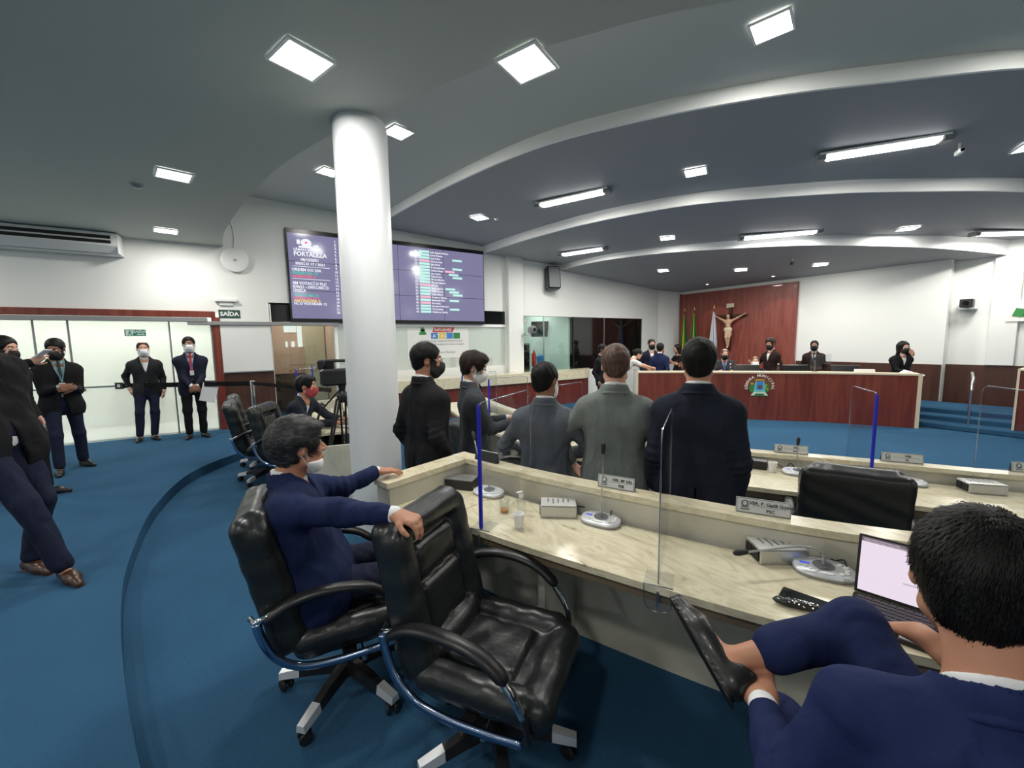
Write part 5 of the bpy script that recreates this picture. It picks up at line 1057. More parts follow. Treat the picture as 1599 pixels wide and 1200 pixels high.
def person(label, loc, yaw, ht=1.72, pose=None, skin='skin_tan', hair='hair_black', hstyle='short', jacket='suit_black', shirt='shirt_white', tie=None, trousers='trouser_black', shoes='shoe_black', mask=None, res=.012, bres=None, fat=1.0, headrot=(0, 0, 0), group=None, front=True, lanyard=None, glasses=False, extras=None, world=False, legs=True, sock=None, jlen=None, hands=None, hscale=1.06, strands=0, shirt_only=False, vent=True):
    """yaw: heading the person faces (0 = +y, left positive). Pose points are in the person's own axes (x right, y forward, z up from the floor) unless world=True."""
    PN[0] += 1; pose = dict(pose or {}); k_ = ht/1.75; bres = bres or res
    root = thing('person', label, 'person', loc, 0 if world else yaw, group)
    g = lambda key, d: (V_(*pose[key])-(V_(*loc) if world else 0)) if key in pose else (V_(*d)*k_)
    pel = g('pelvis', (0, 0, .95)); chest = g('chest', (0, -.005, 1.24)); neck = g('neck', (0, -.015, 1.475)); 
    upv = _n(neck-pel)
    shR = g('shR', (.172, -.012, 1.358)); shL = g('shL', (-.172, -.012, 1.358)); rt_ = _n(shR-shL); fwd = _n(np.cross(upv, rt_)); 
    if 'neck' in pose and 'shR' in pose and 'chest' not in pose: chest = pel+(neck-pel)*.56-fwd*.02
    if 'neck' in pose and 'shR' not in pose:
        yv = pose.get('tyaw', 0.0) if not world else pose.get('tyaw', yaw); rt_ = V_(math.cos(yv), math.sin(yv), 0); fwd = _n(np.cross(upv, rt_)); shR = neck-upv*.08*k_+rt_*.178*k_; shL = neck-upv*.08*k_-rt_*.178*k_
        chest = pel+(neck-pel)*.56-fwd*.01
    HR = rotm(*( (pose['head_yaw'] if 'head_yaw' in pose else (yaw if world else 0))+headrot[0], headrot[1], headrot[2])) ; 
    hc = g('head', (0, .022, 1.635)) if 'head' in pose or 'neck' not in pose else neck+upv*.16*k_*1.0+HR[:, 1]*.035*k_
    prt = V_(*pose['hips_dir']) if 'hips_dir' in pose else rt_; prt = _n(prt)
    hipR = pel+prt*.092*k_-V_(0, 0, .03)*k_; hipL = pel-prt*.092*k_-V_(0, 0, .03)*k_; pf = _n(np.cross(V_(0, 0, 1), prt))
    up0 = V_(0, 0, 1)
    LEG = {}
    for sd, hip in (('R', hipR), ('L', hipL)):
        sg = 1 if sd == 'R' else -1
        an = g('a'+sd, (sg*.10, -.02, .085)); kn = g('k'+sd, (0, 0, 0)) if 'k'+sd in pose else ik(hip, an, .43*k_, .41*k_, fwd+rt_*sg*.1)[0]
        td = _n(V_(*pose['toe'+sd])) if 'toe'+sd in pose else _n(fwd*V_(1, 1, 0)+rt_*sg*.25)
        LEG[sd] = (hip, kn, an, td)
    ARM = {}
    for sd, sh in (('R', shR), ('L', shL)):
        sg = 1 if sd == 'R' else -1
        w_ = g('w'+sd, (sg*.225, .03, .865)); hint = V_(*pose['eh'+sd]) if 'eh'+sd in pose else (-fwd*.8+rt_*sg*.35-up0*.3)
        if 'e'+sd in pose: el = g('e'+sd, (0, 0, 0)); wr = w_
        else: el, wr = ik(sh, w_, .285*k_, .255*k_, hint)
        hd = V_(*pose['hf'+sd]) if 'hf'+sd in pose else _n(wr-el)
        hn = V_(*pose['hn'+sd]) if 'hn'+sd in pose else (-rt_*sg)
        ARM[sd] = (sh, el, wr, _n(hd), hn)
    FS = .70
    def hp(x, y, z): return hc+HR@(V_(x, y, z)*k_*hscale)
    hk = k_*hscale
    def head_sdf(s, inf=0.0, full=True):
        s.ell(hp(0, -.012, .030), np.array((.076, .096, .088))*hk+inf, k=.01, R=HR)
        s.ell(hp(0, .030, -.035), np.array((.060, .068, .088))*hk+inf, k=.035*hk, R=HR)
        s.cap(hp(-.022, .062, -.098), hp(.022, .062, -.098), .024*hk+inf, k=.03*hk)
        s.cap(hp(-.050, .02, -.07), hp(-.03, .05, -.09), .022*hk+inf, k=.03*hk); s.cap(hp(.050, .02, -.07), hp(.03, .05, -.09), .022*hk+inf, k=.03*hk)
        s.cap(hp(0, .088, .012), hp(0, .110, -.028), .008*hk+inf, .013*hk+inf, k=.014*hk)
    # --- body: one skin surface
    b_ = SDF(); head_sdf(b_)
    b_.cap(hp(-.03, .080, .030), hp(.03, .080, .030), .011*hk, k=.016*hk)
    for sx in (-1, 1):
        b_.ell(hp(sx*.031, .100, .008), np.array((.018, .014, .012))*hk, k=.012*hk, R=HR, mode='s'); b_.ell(hp(sx*.016, .104, -.034), np.array((.008, .010, .007))*hk, k=.006*hk, R=HR)
        b_.ell(hp(sx*.040, .072, -.028), np.array((.020, .018, .020))*hk, k=.02*hk, R=HR)
        b_.ell(hp(sx*.078, -.004, -.006), np.array((.010, .020, .032))*hk, k=.008*hk, R=HR@rotm(sx*-.35)); b_.ell(hp(sx*.086, .002, -.002), np.array((.006, .010, .017))*hk, k=.004*hk, R=HR, mode='s')
    b_.ell(hp(0, .096, -.064), np.array((.024, .012, .006))*hk, k=.006*hk, R=HR); b_.ell(hp(0, .094, -.074), np.array((.020, .012, .007))*hk, k=.006*hk, R=HR)
    nb = neck-fwd*.0; b_.cap(hp(0, -.022, -.045), nb, .052*k_*min(1.08, fat), .060*k_*min(1.12, fat), k=.03*k_)
    b_.cap(shL*.8+neck*.2, shR*.8+neck*.2, .052*k_, k=.05*k_); tw = .085*k_*fat
    for c_, r_, w_ in ((chest, .088, .085), ((chest+pel)/2, .082, .06), (pel, .088, .075)): b_.cap(c_-rt_*w_*k_, c_+rt_*w_*k_, r_*k_*fat, k=.08*k_, flat=fwd, fs=FS)
    b_.cap(neck-upv*.08, chest, .08*k_, .08*k_, k=.06, flat=fwd, fs=.7); b_.cap(chest, pel, .08*k_, .08*k_, k=.06, flat=fwd, fs=.7)
    for sd in 'RL':
        sh, el, wr, hd, hn = ARM[sd]; sg = 1 if sd == 'R' else -1
        b_.cap(sh, el, .043*k_, .036*k_, k=.03*k_); b_.cap(el, wr, .036*k_, .025*k_, k=.02*k_)
        hand(b_, -sg, wr, hd, hn, k_*1.0, **((hands or {}).get(sd, {})))
        hip, kn, an, td = LEG[sd]; b_.cap(hip, kn, .068*k_, .048*k_, k=.04); b_.cap(kn, an, .046*k_, .031*k_, k=.03); hl = an-up0*.0*k_
        sol = _n(td); dn = _n(np.cross(np.cross(sol, an-kn), sol)) if abs(_n(an-kn)@sol) < .95 else V_(0, 0, -1)
        LEG[sd] = (hip, kn, an, td, dn)
        b_.cap(an+dn*.035*k_-sol*.03*k_, an+dn*.045*k_+sol*.14*k_, .030*k_, .022*k_, k=.03)
    body = b_.build('body', bres, skin, root)
    # face details
    if front:
        for sx in (-1, 1):
            ey = MB().lathe([(.0035*hk, -.0115*hk), (.009*hk, -.0075*hk), (.0118*hk, 0), (.009*hk, .0075*hk), (.0035*hk, .0115*hk)], c=hp(sx*.031, .083, .008), n=12).build('eye', 'eye_white', root, smooth=True)
            MB().lathe([(.001*hk, -.005*hk), (.0045*hk, -.002*hk), (.0045*hk, .002*hk), (.001*hk, .005*hk)], c=hp(sx*.031, .0935, .008), n=10).build('iris', 'eye_dark', ey, smooth=True)
        q = SDF()
        for sx in (-1, 1): q = SDF(); q.cap(hp(sx*.016, .094, .030), hp(sx*.046, .081, .033), .0052*hk, .0035*hk, k=.002); q.build('eyebrow', max(.0035, res*.35), hair if hair != 'hair_thin' else 'hair_brown', root)
        if not mask:
            q = SDF(); q.ell(hp(0, .099, -.069), np.array((.021, .012, .009))*hk, k=.002, R=HR); q.build('lips', max(.003, res*.35), 'lips', root)
    # --- hair
    hs = SDF(); T = {'short': .012, 'thin': .008, 'crop': .010, 'full': .020, 'long': .022, 'wavy': .020, 'bun': .012}[hstyle]
    hs.ell(hp(0, -.014, .032), np.array((.076+T, .097+T, .088+T))*hk, k=.01, R=HR)
    hs.ell(hp(0, -.050, -.028), np.array((.056+T*.35, .048+T*.35, .064))*hk, k=.03, R=HR)
    if hstyle in ('full', 'wavy'): hs.ell(hp(.012, .045, .088), np.array((.066, .055, .030))*hk, k=.03, R=HR)
    if hstyle == 'long':
        hs.cap(hp(0, -.05, .0), hp(0, -.07, -.24), .085*hk, .075*hk, k=.04, flat=HR[:, 1], fs=.6)
        for sx in (-1, 1): hs.cap(hp(sx*.07, -.01, .03), hp(sx*.085, -.03, -.22), .035*hk, .030*hk, k=.03)
    if hstyle == 'bun': hs.ell(hp(0, -.125, .03), np.array((.035, .035, .035))*hk, k=.015)
    # face opening
    hs.ell(hp(0, .120, -.012), np.array((.078 if hstyle != 'full' else .072, .092, .086 if hstyle not in ('thin',) else .108))*hk, k=.012, R=HR, mode='s')
    if hstyle != 'long':
        for sx in (-1, 1): hs.ell(hp(sx*.085, .006, -.022), np.array((.030, .030, .040))*hk, k=.006, R=HR, mode='s')
        hs.plane(hp(0, -.06, -.078 if hstyle != 'full' else -.088), HR@V_(0, .55, -1), .004)
    if hstyle == 'thin': hs.ell(hp(0, .0, .150), np.array((.062, .080, .062))*hk, k=.01, R=HR, mode='s')
    if hstyle in ('full', 'wavy', 'long'): hs.warp(folds(PN[0]+90, .0030, 70))
    elif hstyle in ('short', 'crop'): hs.warp(folds(PN[0]+90, .0012, 90))
    ho = hs.build('hair', max(.005, min(res, .010)), hair, root)
    if strands: add_strands(ho, hp, HR, strands, hk, hstyle)
    # --- mask
    if mask:
        q = SDF(); head_sdf(q, .006*hk)
        if mask[0] != 'chin': q.ell(hp(0, .070, -.055), np.array((.052, .062, .055))*hk, k=.02*hk, R=HR); 
        zt, zb_ = (-.006, -.125) if mask[0] != 'chin' else (-.075, -.14)
        q.plane(hp(0, .1, zt), HR@V_(0, .10, 1), .002); q.plane(hp(0, .06, zb_), HR@V_(0, -.2, -1), .002); q.plane(hp(0, .022, 0), HR@V_(0, -1, 0), .002)
        q.build('mask', max(.0045, min(res*.7, .008)), mask[1], root)
        mb = MB()
        for sx in (-1, 1):
            for z0, z1 in ((zt-.012, .018), (zb_+.02, -.03)): mb.tube(catmull([hp(sx*.056, .045, z0), hp(sx*.076, .018, (z0+z1)/2), hp(sx*.084, -.004, z1)], 4), .0016, 6)
        mb.build('mask_strap', 'mask_white' if 'black' not in mask[1] else 'mask_black', root)
    if glasses:
        mb = MB()
        for sx in (-1, 1):
            mb.tube([hp(sx*(.031+.021*math.cos(a)), .108-abs(math.cos(a))*.002, .006+.016*math.sin(a)) for a in [2*PI*i/14 for i in range(15)]], .0014, 6); mb.tube([hp(sx*.052, .104, .010), hp(sx*.084, .0, .006)], .0014, 6)
        mb.tube([hp(-.011, .110, .010), hp(.011, .110, .010)], .0014, 6); mb.build('glasses', 'grey_metal', root)
    # --- shirt
    s = SDF(); I = .012*k_
    def torso(s, inf, hem, kk=.07):
        s.cap(shL*.84+neck*.16-upv*.03*k_, shR*.84+neck*.16-upv*.03*k_, .052*k_+inf, k=.06*k_)
        s.cap(chest+upv*.07*k_-rt_*.085*k_*fat**.5, chest+upv*.07*k_+rt_*.085*k_*fat**.5, .098*k_*fat**.5+inf, k=kk, flat=fwd, fs=.78)
        s.cap(chest-rt_*.078*k_*fat, chest+rt_*.078*k_*fat, .092*k_*fat+inf, k=kk, flat=fwd, fs=.82)
        m_ = (chest+pel)/2; s.cap(m_-rt_*.060*k_*fat, m_+rt_*.060*k_*fat, .092*k_*fat+inf, k=kk, flat=fwd, fs=.86)
        s.cap(pel-rt_*.070*k_, pel+rt_*.070*k_, .098*k_*fat+inf, k=kk, flat=pf, fs=.84)
        s.cap(neck-upv*.03*k_, neck-upv*.10*k_, .058*k_+inf, .09*k_+inf, k=.04*k_, flat=fwd, fs=.8)
    torso(s, -.004, 0); s.cap(neck+upv*.055*k_+HR[:, 1]*.002, neck-upv*.02*k_, .0600*k_*min(1.1, fat), .070*k_*min(1.1, fat), k=.015)
    for sd in 'RL':
        sh, el, wr, hd, hn = ARM[sd]; d = _n(wr-el)
        if shirt_only: s.cap(sh, sh*.35+el*.65 if shirt_only == 'tee' else el, .060*k_, .056*k_, k=.04)
        if shirt_only != 'tee': s.cap(el*.35+wr*.65, wr-d*.004, .037*k_, .034*k_, k=.0)
        if shirt_only is True: s.cap(el, wr-d*.02, .05*k_, .036*k_, k=.02)
    s.plane(neck+upv*.052*k_-fwd*.03, upv+fwd*.30, .003)
    if shirt_only: s.warp(folds(PN[0], .003, 30))
    s.build('shirt', max(.0045, res*.6), shirt, root)
    # --- jacket
    if not shirt_only:
        s = SDF(); torso(s, .015*k_, 0)
        hem = jlen if jlen is not None else .155*k_
        if 'aR' in pose and pel[2] < .7*k_ or 'seated' in pose: hemv = -up0*.05
        else: hemv = -up0*hem
        s.cap(pel+hemv-prt*.076*k_*fat, pel+hemv+prt*.076*k_*fat, .092*k_*fat+.012, k=.07*k_, flat=pf, fs=.86); s.cap(pel+hemv*.5-prt*.074*k_*fat, pel+hemv*.5+prt*.074*k_*fat, .090*k_*fat+.012, k=.09*k_, flat=pf, fs=.84)
        for sd in 'RL':
            sh, el, wr, hd, hn = ARM[sd]; sg = 1 if sd == 'R' else -1; sh2 = sh+rt_*sg*.004
            s.cap(sh2-upv*.012*k_, el, .059*k_*fat**.6, .050*k_*fat**.4, k=.045*k_); s.cap(el, wr-_n(wr-el)*.028*k_, .052*k_*fat**.4, .041*k_, k=.025*k_)
            s.cap(neck-upv*.035*k_+rt_*sg*.03*k_, sh2-upv*.005, .052*k_, .056*k_, k=.05*k_)
        s.warp(folds(PN[0], .0034, 22)); 
        # creases round the elbows
        for sd in 'RL':
            sh, el, wr, hd, hn = ARM[sd]; u = _n(wr-sh)
            def fn(x, y, z, el=el, u=u):
                t_ = (x-el[0])*u[0]+(y-el[1])*u[1]+(z-el[2])*u[2]; r2 = (x-el[0])**2+(y-el[1])**2+(z-el[2])**2
                return .0042*np.sin(t_*150+18*(x+z))*np.exp(-r2/.010)
            s.warp(fn)
        s.cap(neck-fwd*.008+upv*.01*k_, neck-upv*.05*k_, .077*k_*min(1.1, fat), .085*k_*min(1.1, fat), k=.03*k_); s.plane(neck+upv*.034*k_-fwd*.05, upv+fwd*.45, .004) if False else s.cap(neck+upv*.16*k_, neck+upv*.030*k_-fwd*.0, .10*k_, .068*k_*min(1.1, fat), k=.005, mode='s')
        # jacket opening at the chest
        top = neck+upv*.01; H_ = .30*k_
        def vee(x, y, z):
            px, py, pz = x-top[0], y-top[1], z-top[2]; a = px*rt_[0]+py*rt_[1]+pz*rt_[2]; f_ = px*fwd[0]+py*fwd[1]+pz*fwd[2]; u = -(px*upv[0]+py*upv[1]+pz*upv[2])
            w_ = .078*k_*np.clip(1-u/H_, 0, 1)-.004; return np.maximum(np.abs(a)-w_, np.maximum(.02-f_, u-H_))*.8
        s.fn(vee, top-.4, top+.4, .004, 's')
        # vent and front split below the button
        bot = pel
        if vent and not ('seated' in pose or ('aR' in pose and pel[2] < .7*k_)):
            def slit(x, y, z, sgn=1, w0=.0, w1=.022, z0=0.0):
                px, py, pz = x-bot[0], y-bot[1], z-bot[2]; a = px*rt_[0]+py*rt_[1]; f_ = (px*fwd[0]+py*fwd[1])*sgn; return np.maximum(np.abs(a)-(w0+np.clip((z0-pz)/.25, 0, 1)*w1), np.maximum(.03-f_, pz-z0))*.8
            s.fn(lambda x, y, z: slit(x, y, z, 1, .003, .05, .10), bot-.4, bot+.4, .004, 's'); s.fn(lambda x, y, z: slit(x, y, z, -1, .003, .006, -.02), bot-.4, bot+.4, .003, 's')
        if not ('seated' in pose or ('aR' in pose and pel[2] < .7*k_)): s.plane(pel+hemv*1.28, (0, 0, -1), .004)
        s.build('jacket', res, jacket, root)
        if strands:
            q = SDF(); q.cap(neck+upv*.020*k_-fwd*.004, neck-upv*.030*k_-fwd*.006, .072*k_*min(1.1, fat), .096*k_*min(1.1, fat), k=.004); q.cap(neck+upv*.10*k_, neck+upv*.002*k_, .080*k_, .064*k_*min(1.1, fat), k=.004, mode='s'); q.plane(neck-upv*.034*k_, -upv-fwd*.25, .006); q.plane(neck+fwd*.035, fwd, .006); q.build('jacket_collar', .0055, jacket, root)
        if tie or lanyard:
            def tpt(u, a=0, o=.0): return neck-upv*u*k_+fwd*(.073+.045*min(1, u/.09)+.02*math.sin(min(1, u/.3)*PI)+o)*k_*1.02+rt_*a
            if tie:
                q = SDF(); q.cap(tpt(.012), tpt(.035), .017*k_, .012*k_, k=.004, flat=fwd, fs=.6); q.cap(tpt(.035), tpt(.30), .015*k_, .026*k_, k=.004, flat=fwd, fs=.30); q.build('tie', max(.005, res*.5), tie, root)
            if lanyard:
                mb = MB(); mb.tube([tpt(-.01, -.06, -.02), tpt(.08, -.04, .012), tpt(.28, 0, .02)], .005, 6, flat=.5); mb.tube([tpt(-.01, .06, -.02), tpt(.08, .04, .012), tpt(.28, 0, .02)], .005, 6, flat=.5); mb.build('lanyard', lanyard, root)
                c_ = tpt(.33, 0, .02); mb = MB(); mb.box((-.028, -.002, -.04), (.028, .002, .04), M4=Matrix(((rt_[0], fwd[0], 0, c_[0]), (rt_[1], fwd[1], 0, c_[1]), (0, 0, 1, c_[2]), (0, 0, 0, 1)))); mb.build('badge', 'plate_silver', root)
    # --- trousers and shoes
    if legs:
        s = SDF(); s.cap(pel-prt*.07*k_+up0*.03, pel+prt*.07*k_+up0*.03, .098*k_*fat, k=.05, flat=pf, fs=.82); s.cap(pel-prt*.075*k_-up0*.05*k_, pel+prt*.075*k_-up0*.05*k_, .095*k_, k=.05, flat=pf, fs=.86)
        for sd in 'RL':
            hip, kn, an, td, dn = LEG[sd]; ad = _n(an-kn); tp = pose.get('cuff'+sd, .03)
            s.cap(hip, kn, .088*k_, .066*k_, k=.05); s.cap(kn, an-ad*tp, .066*k_, .056*k_, k=.03)
        s.warp(folds(PN[0]+40, .003, 26)); s.build('trousers', res, trousers, root)
        for sd in 'RL':
            hip, kn, an, td, dn = LEG[sd]; q = SDF(); td = _n(td); q.cap(an+dn*.048*k_-td*.045*k_, an+dn*.050*k_+td*.10*k_, .036*k_, .040*k_, k=.03); q.cap(an+dn*.052*k_+td*.08*k_, an+dn*.062*k_+td*.195*k_, .040*k_, .022*k_, k=.03); q.cap(an+dn*.01*k_-td*.035*k_, an+dn*.045*k_-td*.045*k_, .034*k_, k=.02)
            if 'open'+sd in pose: q.cap(an-dn*.02*k_-td*.01*k_, an+dn*.008*k_+td*.085*k_, .036*k_, .030*k_, k=.012, mode='s')
            q.plane(an+dn*.086*k_, dn, .003); q.cap(an+dn*.081*k_-td*.055*k_, an+dn*.081*k_+td*.19*k_, .040*k_, .030*k_, k=.003, flat=dn, fs=.16) 
            q.build('shoe', max(.007, res*.6), shoes, root)
    if extras: extras(root, locals())
    return root
def add_strands(ho, hp, HR, n, hk, style):
    me = ho.data; nv = len(me.vertices); co = np.empty(nv*3, np.float32); me.vertices.foreach_get('co', co); co = co.reshape(-1, 3).astype(float)
    no = np.array([v.normal[:] for v in me.vertices]); rs = np.random.RandomState(3)
    idx = rs.choice(nv, n); P = co[idx]+rs.randn(n, 3)*.0015; N_ = no[idx]
    crown = hp(.02, -.045, .135); d = P-crown; 
    if style == 'full': d = d*.5+HR[:, 1]*.05-HR[:, 0]*.02
    d += rs.randn(n, 3)*.012; d -= N_*(d*N_).sum(1)[:, None]; d /= np.linalg.norm(d, axis=1)[:, None]+1e-9
    L = (.016 if style != 'full' else .030)*hk*(.6+.8*rs.rand(n))[:, None]; w_ = np.cross(d, N_)*.0009*hk*(.7+.8*rs.rand(n))[:, None]; lf = N_*.0035*(rs.rand(n)[:, None])
    p0 = P-N_*.001; p1 = P+d*L*.5+lf; p2 = P+d*L+lf*.4-N_*.0006
    V = np.stack([p0-w_, p0+w_, p1+w_*.8, p1-w_*.8, p2], 1).reshape(-1, 3)
    v0 = [tuple(p) for p in co]; f0 = [tuple(p.vertices) for p in me.polygons]
    f1 = []
    for i in range(n): b = nv+i*5; f1 += [(b, b+1, b+2, b+3), (b+3, b+2, b+4)]
    m2 = bpy.data.meshes.new('hair'); m2.from_pydata(v0+[tuple(p) for p in V], [], f0+f1); m2.materials.append(me.materials[0]); m2.polygons.foreach_set('use_smooth', [True]*len(m2.polygons)); m2.update(); ho.data = m2
def phone_extra(pt, d, u, root):
    m_ = Matrix(((u[1]*d[2]-u[2]*d[1], d[0], u[0], pt[0]), (u[2]*d[0]-u[0]*d[2], d[1], u[1], pt[1]), (u[0]*d[1]-u[1]*d[0], d[2], u[2], pt[2]), (0, 0, 0, 1)))
def hold(name, label, cat, w_, l_, th, pt, X, Y, m='plastic_black', face=None):
    t_ = thing(name, label, cat, pt); F = frame((0, 0, 0), X, Y); MB().box((-w_/2, -l_/2, -th/2), (w_/2, l_/2, th/2), min(.004, th/3), M4=F).build('sheet' if name == 'paper_sheet' else 'body', m, t_)
    if face: MB().box((-w_/2+.003, -l_/2+.003, th/2), (w_/2-.003, l_/2-.003, th/2+.0006), M4=F).build('screen', face, t_)
    return t_
hd = lambda fx, fy: math.atan2(-fx, fy)
Z1, Z2 = FLOOR1, FLOOR2
# the row of men standing between the two desks
person('man in black suit, glasses and black mask standing beside the round column', (-3.03, 1.14, Z2), hd(-.25, .97), 1.785, jacket='suit_black', mask=('full', 'mask_black'), skin='skin_tan', hair='hair_black', hstyle='short', glasses=True, res=.009, bres=.0065, fat=1.22, strands=6000, headrot=(-.60, .08, 0), pose=dict(wR=(.24, .06, .90), ehR=(.3, -1, 0)), trousers='trouser_black', tie=None)
r = person('man in charcoal suit and white mask looking down at his phone', (-3.14, 1.60, Z2), hd(.25, .97), 1.70, jacket='suit_slate', tie='tie_dark', mask=('full', 'mask_white'), skin='skin_light', hair='hair_brown', hstyle='full', res=.009, bres=.0065, strands=5000, fat=1.08, headrot=(-.35, .28, 0), pose=dict(wR=(.10, .34, 1.10), wL=(-.06, .34, 1.11), hfR=(-.35, 1, .15), hfL=(.35, 1, .15), hnR=(0, -.2, 1), hnL=(0, -.2, 1)), trousers='trouser_black', hands=dict(R=dict(curl=(.5, .5, .5, .5)), L=dict(curl=(.5, .5, .5, .5))))
a_ = hd(.25, .97)
def w2(px, py, pz, loc, yaw): return (loc[0]+px*math.cos(yaw)-py*math.sin(yaw), loc[1]+px*math.sin(yaw)+py*math.cos(yaw), loc[2]+pz)
hold('smartphone', 'dark smartphone held by the man in the charcoal suit', 'phone', .075, .155, .009, w2(.02, .45, 1.115, (-3.14, 1.60, Z2), a_), (math.cos(a_), math.sin(a_), 0), (-math.sin(a_)*.9, math.cos(a_)*.9, .4), 'plastic_black', 'glass_black')
person('man from behind in slate grey suit, shortest of the standing row, white mask', (-2.24, 1.70, Z2), hd(-.66, .75), 1.64, jacket='suit_greyblue', mask=('full', 'mask_white'), skin='skin_brown', hair='hair_black', hstyle='crop', res=.0065, bres=.006, strands=6000, headrot=(-.42, .1, 0), pose=dict(wR=(.12, .16, .98), wL=(-.12, .16, .98), ehR=(1, -.5, 0), ehL=(-1, -.5, 0)), trousers='trouser_black', fat=1.05)
person('man from behind in light grey suit with thinning brown hair', (-1.87, 1.99, Z2), hd(-.62, .78), 1.755, jacket='suit_grey', skin='skin_light', hair='hair_thin', hstyle='crop', res=.0065, bres=.006, strands=6000, fat=1.12, headrot=(.10, .12, 0), pose=dict(wR=(.20, .12, .93), wL=(-.30, .10, .95), ehR=(1, -.5, 0), ehL=(-1, -.5, 0)), trousers='trouser_black')
person('tall man from behind in dark navy suit, rightmost of the standing row', (-1.42, 2.20, Z2), hd(-.56, .83), 1.785, jacket='suit_dark_navy', skin='skin_tan', hair='hair_black', hstyle='short', res=.0065, bres=.006, strands=7000, fat=1.14, pose=dict(wR=(.235, .06, .86), wL=(-.235, .06, .86), ehR=(.4, -1, 0), ehL=(-.4, -1, 0)), trousers='trouser_navy')
# seated man, blue suit, arm over the empty chair
f = V_(.66, .75, 0); rr_ = V_(.75, -.66, 0)
person('grey-haired seated man in a navy suit, arm over the empty chair', (-2.08, .24, Z1), hd(.2, .97), 1.72, world=True, jacket='suit_navy', skin='skin_tan', hair='hair_grey', hstyle='full', mask=('chin', 'mask_white'), res=.0065, bres=.0045, strands=9000, fat=1.45, hscale=1.07, headrot=(0, -.02, 0),
       pose=dict(seated=1, pelvis=(-2.10, .22, .50), neck=(-2.165, .12, .975), head=(-2.155, .165, 1.125), shR=(-1.955, .10, .90), shL=(-2.34, .16, .885), head_yaw=hd(-.10, 1),
                 eR=(-1.745, .27, .915), wR=(-1.545, .44, .935), hfR=(.75, .60, -.12), hnR=(0, 0, -1), eL=(-2.42, .40, .79), wL=(-2.45, .60, .838), hfL=(-.02, .6, -.05), hnL=(0, 0, -1),
                 kR=(-1.90, .62, .46), aR=(-1.93, .78, -.02), kL=(-2.20, .66, .46), aL=(-2.12, .84, -.02)), trousers='trouser_navy', hands=dict(R=dict(curl=(.55, .62, .68, .75), spread=.06), L=dict(curl=(.22, .2, .2, .25), spread=.12)))
# laptop man
person('dark-haired man in blue suit with crossed ankle, using the laptop', (.0, 1.0, Z1), hd(-.30, .95), 1.74, world=True, jacket='suit_blue', skin='skin_tan', hair='hair_black', hstyle='short', res=.0055, bres=.0045, strands=14000, fat=1.08, hscale=1.12, front=True,
       pose=dict(seated=1, pelvis=(.06, .93, .47), neck=(-.10, 1.085, .935), head=(-.150, 1.175, 1.12), shR=(.09, 1.16, .87), shL=(-.265, .985, .865), head_yaw=hd(-.20, 1.0),
                 eL=(-.335, .87, .68), wL=(-.455, 1.02, .69), hfL=(-.55, .72, .10), hnL=(.3, .1, -.95), eR=(-.03, 1.36, .72), wR=(-.285, 1.50, .785), hfR=(-.62, .66, -.40), hnR=(0, .1, -1),
                 kR=(-.362, 1.30, .832), aR=(-.548, 1.075, .725), toeR=(-.80, .30, .36), openR=1, cuffR=.10, kL=(-.50, 1.22, .50), aL=(-.56, 1.42, -.03), toeL=(-.5, .8, 0)), trousers='trouser_blue', headrot=(0, .20, 0),
       hands=dict(L=dict(curl=(.30, .34, .38, .42), spread=.16, thumb=.2), R=dict(curl=(.30, .35, .38, .40), spread=.16)))
# group at the left by the glass doors
person('large man in black suit walking at the left edge, nearest us', (-4.27, -1.55, 0), hd(.54, .84), 1.90, jacket='suit_black', skin='skin_tan', mask=None, hstyle='short', res=.010, fat=1.3, pose=dict(pelvis=(0, .07, 1.0), aR=(.06, .48, .085), aL=(-.08, .10, .085), wR=(.27, .16, 1.02), toeR=(.45, .8, 0), toeL=(.3, .9, 0)), trousers='trouser_navy', shoes='shoe_brown')
person('man with black mask raising a phone behind the large man', (-6.38, -2.13, 0), hd(.5, .86), 1.72, jacket='suit_black', skin='skin_light', mask=('full', 'mask_black'), hair='hair_black', res=.011, pose=dict(wR=(.10, .40, 1.47), hfR=(.2, 1, .5), aL=(-.15, .1, .085)), headrot=(.1, .15, 0))
yw = hd(.5, .86); hold('smartphone', 'white smartphone held up by the man at the left edge', 'phone', .075, .15, .01, w2(.13, .53, 1.55, (-6.38, -2.13, 0), yw), (math.cos(yw), math.sin(yw), 0), (-math.sin(yw)*.8, math.cos(yw)*.8, .5), 'white_plastic')
person('man with white mask cut off by the left edge', (-8.10, -2.85, 0), hd(.9, .3), 1.74, jacket='suit_black', mask=('full', 'mask_white'), res=.012)
person('man in black suit and mint shirt with black mask, hands joined at his chest', (-7.58, -2.08, 0), hd(.86, .42), 1.71, jacket='suit_black', shirt='shirt_mint', tie='tie_dark', skin='skin_brown', mask=('full', 'mask_black'), hair='hair_black', hstyle='short', res=.0105, bres=.008, lanyard='lanyard', headrot=(-.45, .34, 0), pose=dict(wR=(.05, .27, 1.12), wL=(-.06, .27, 1.10), hfR=(-.9, .5, 0), hfL=(.9, .5, 0), hnR=(0, -1, 0), hnL=(0, -1, 0), aR=(.12, .16, .085), aL=(-.16, -.12, .085)), trousers='trouser_navy', fat=1.1)
person('balding man in dark jacket with white mask leaning on the glass doors', (-9.36, -1.52, 0), hd(.97, .22), 1.68, jacket='suit_charcoal', skin='skin_light', mask=('full', 'mask_white'), hair='hair_brown', hstyle='thin', res=.011, bres=.009, pose=dict(wR=(.22, -.06, .90), aR=(.16, .10, .085), aL=(-.03, .12, .085)), trousers='trouser_navy')
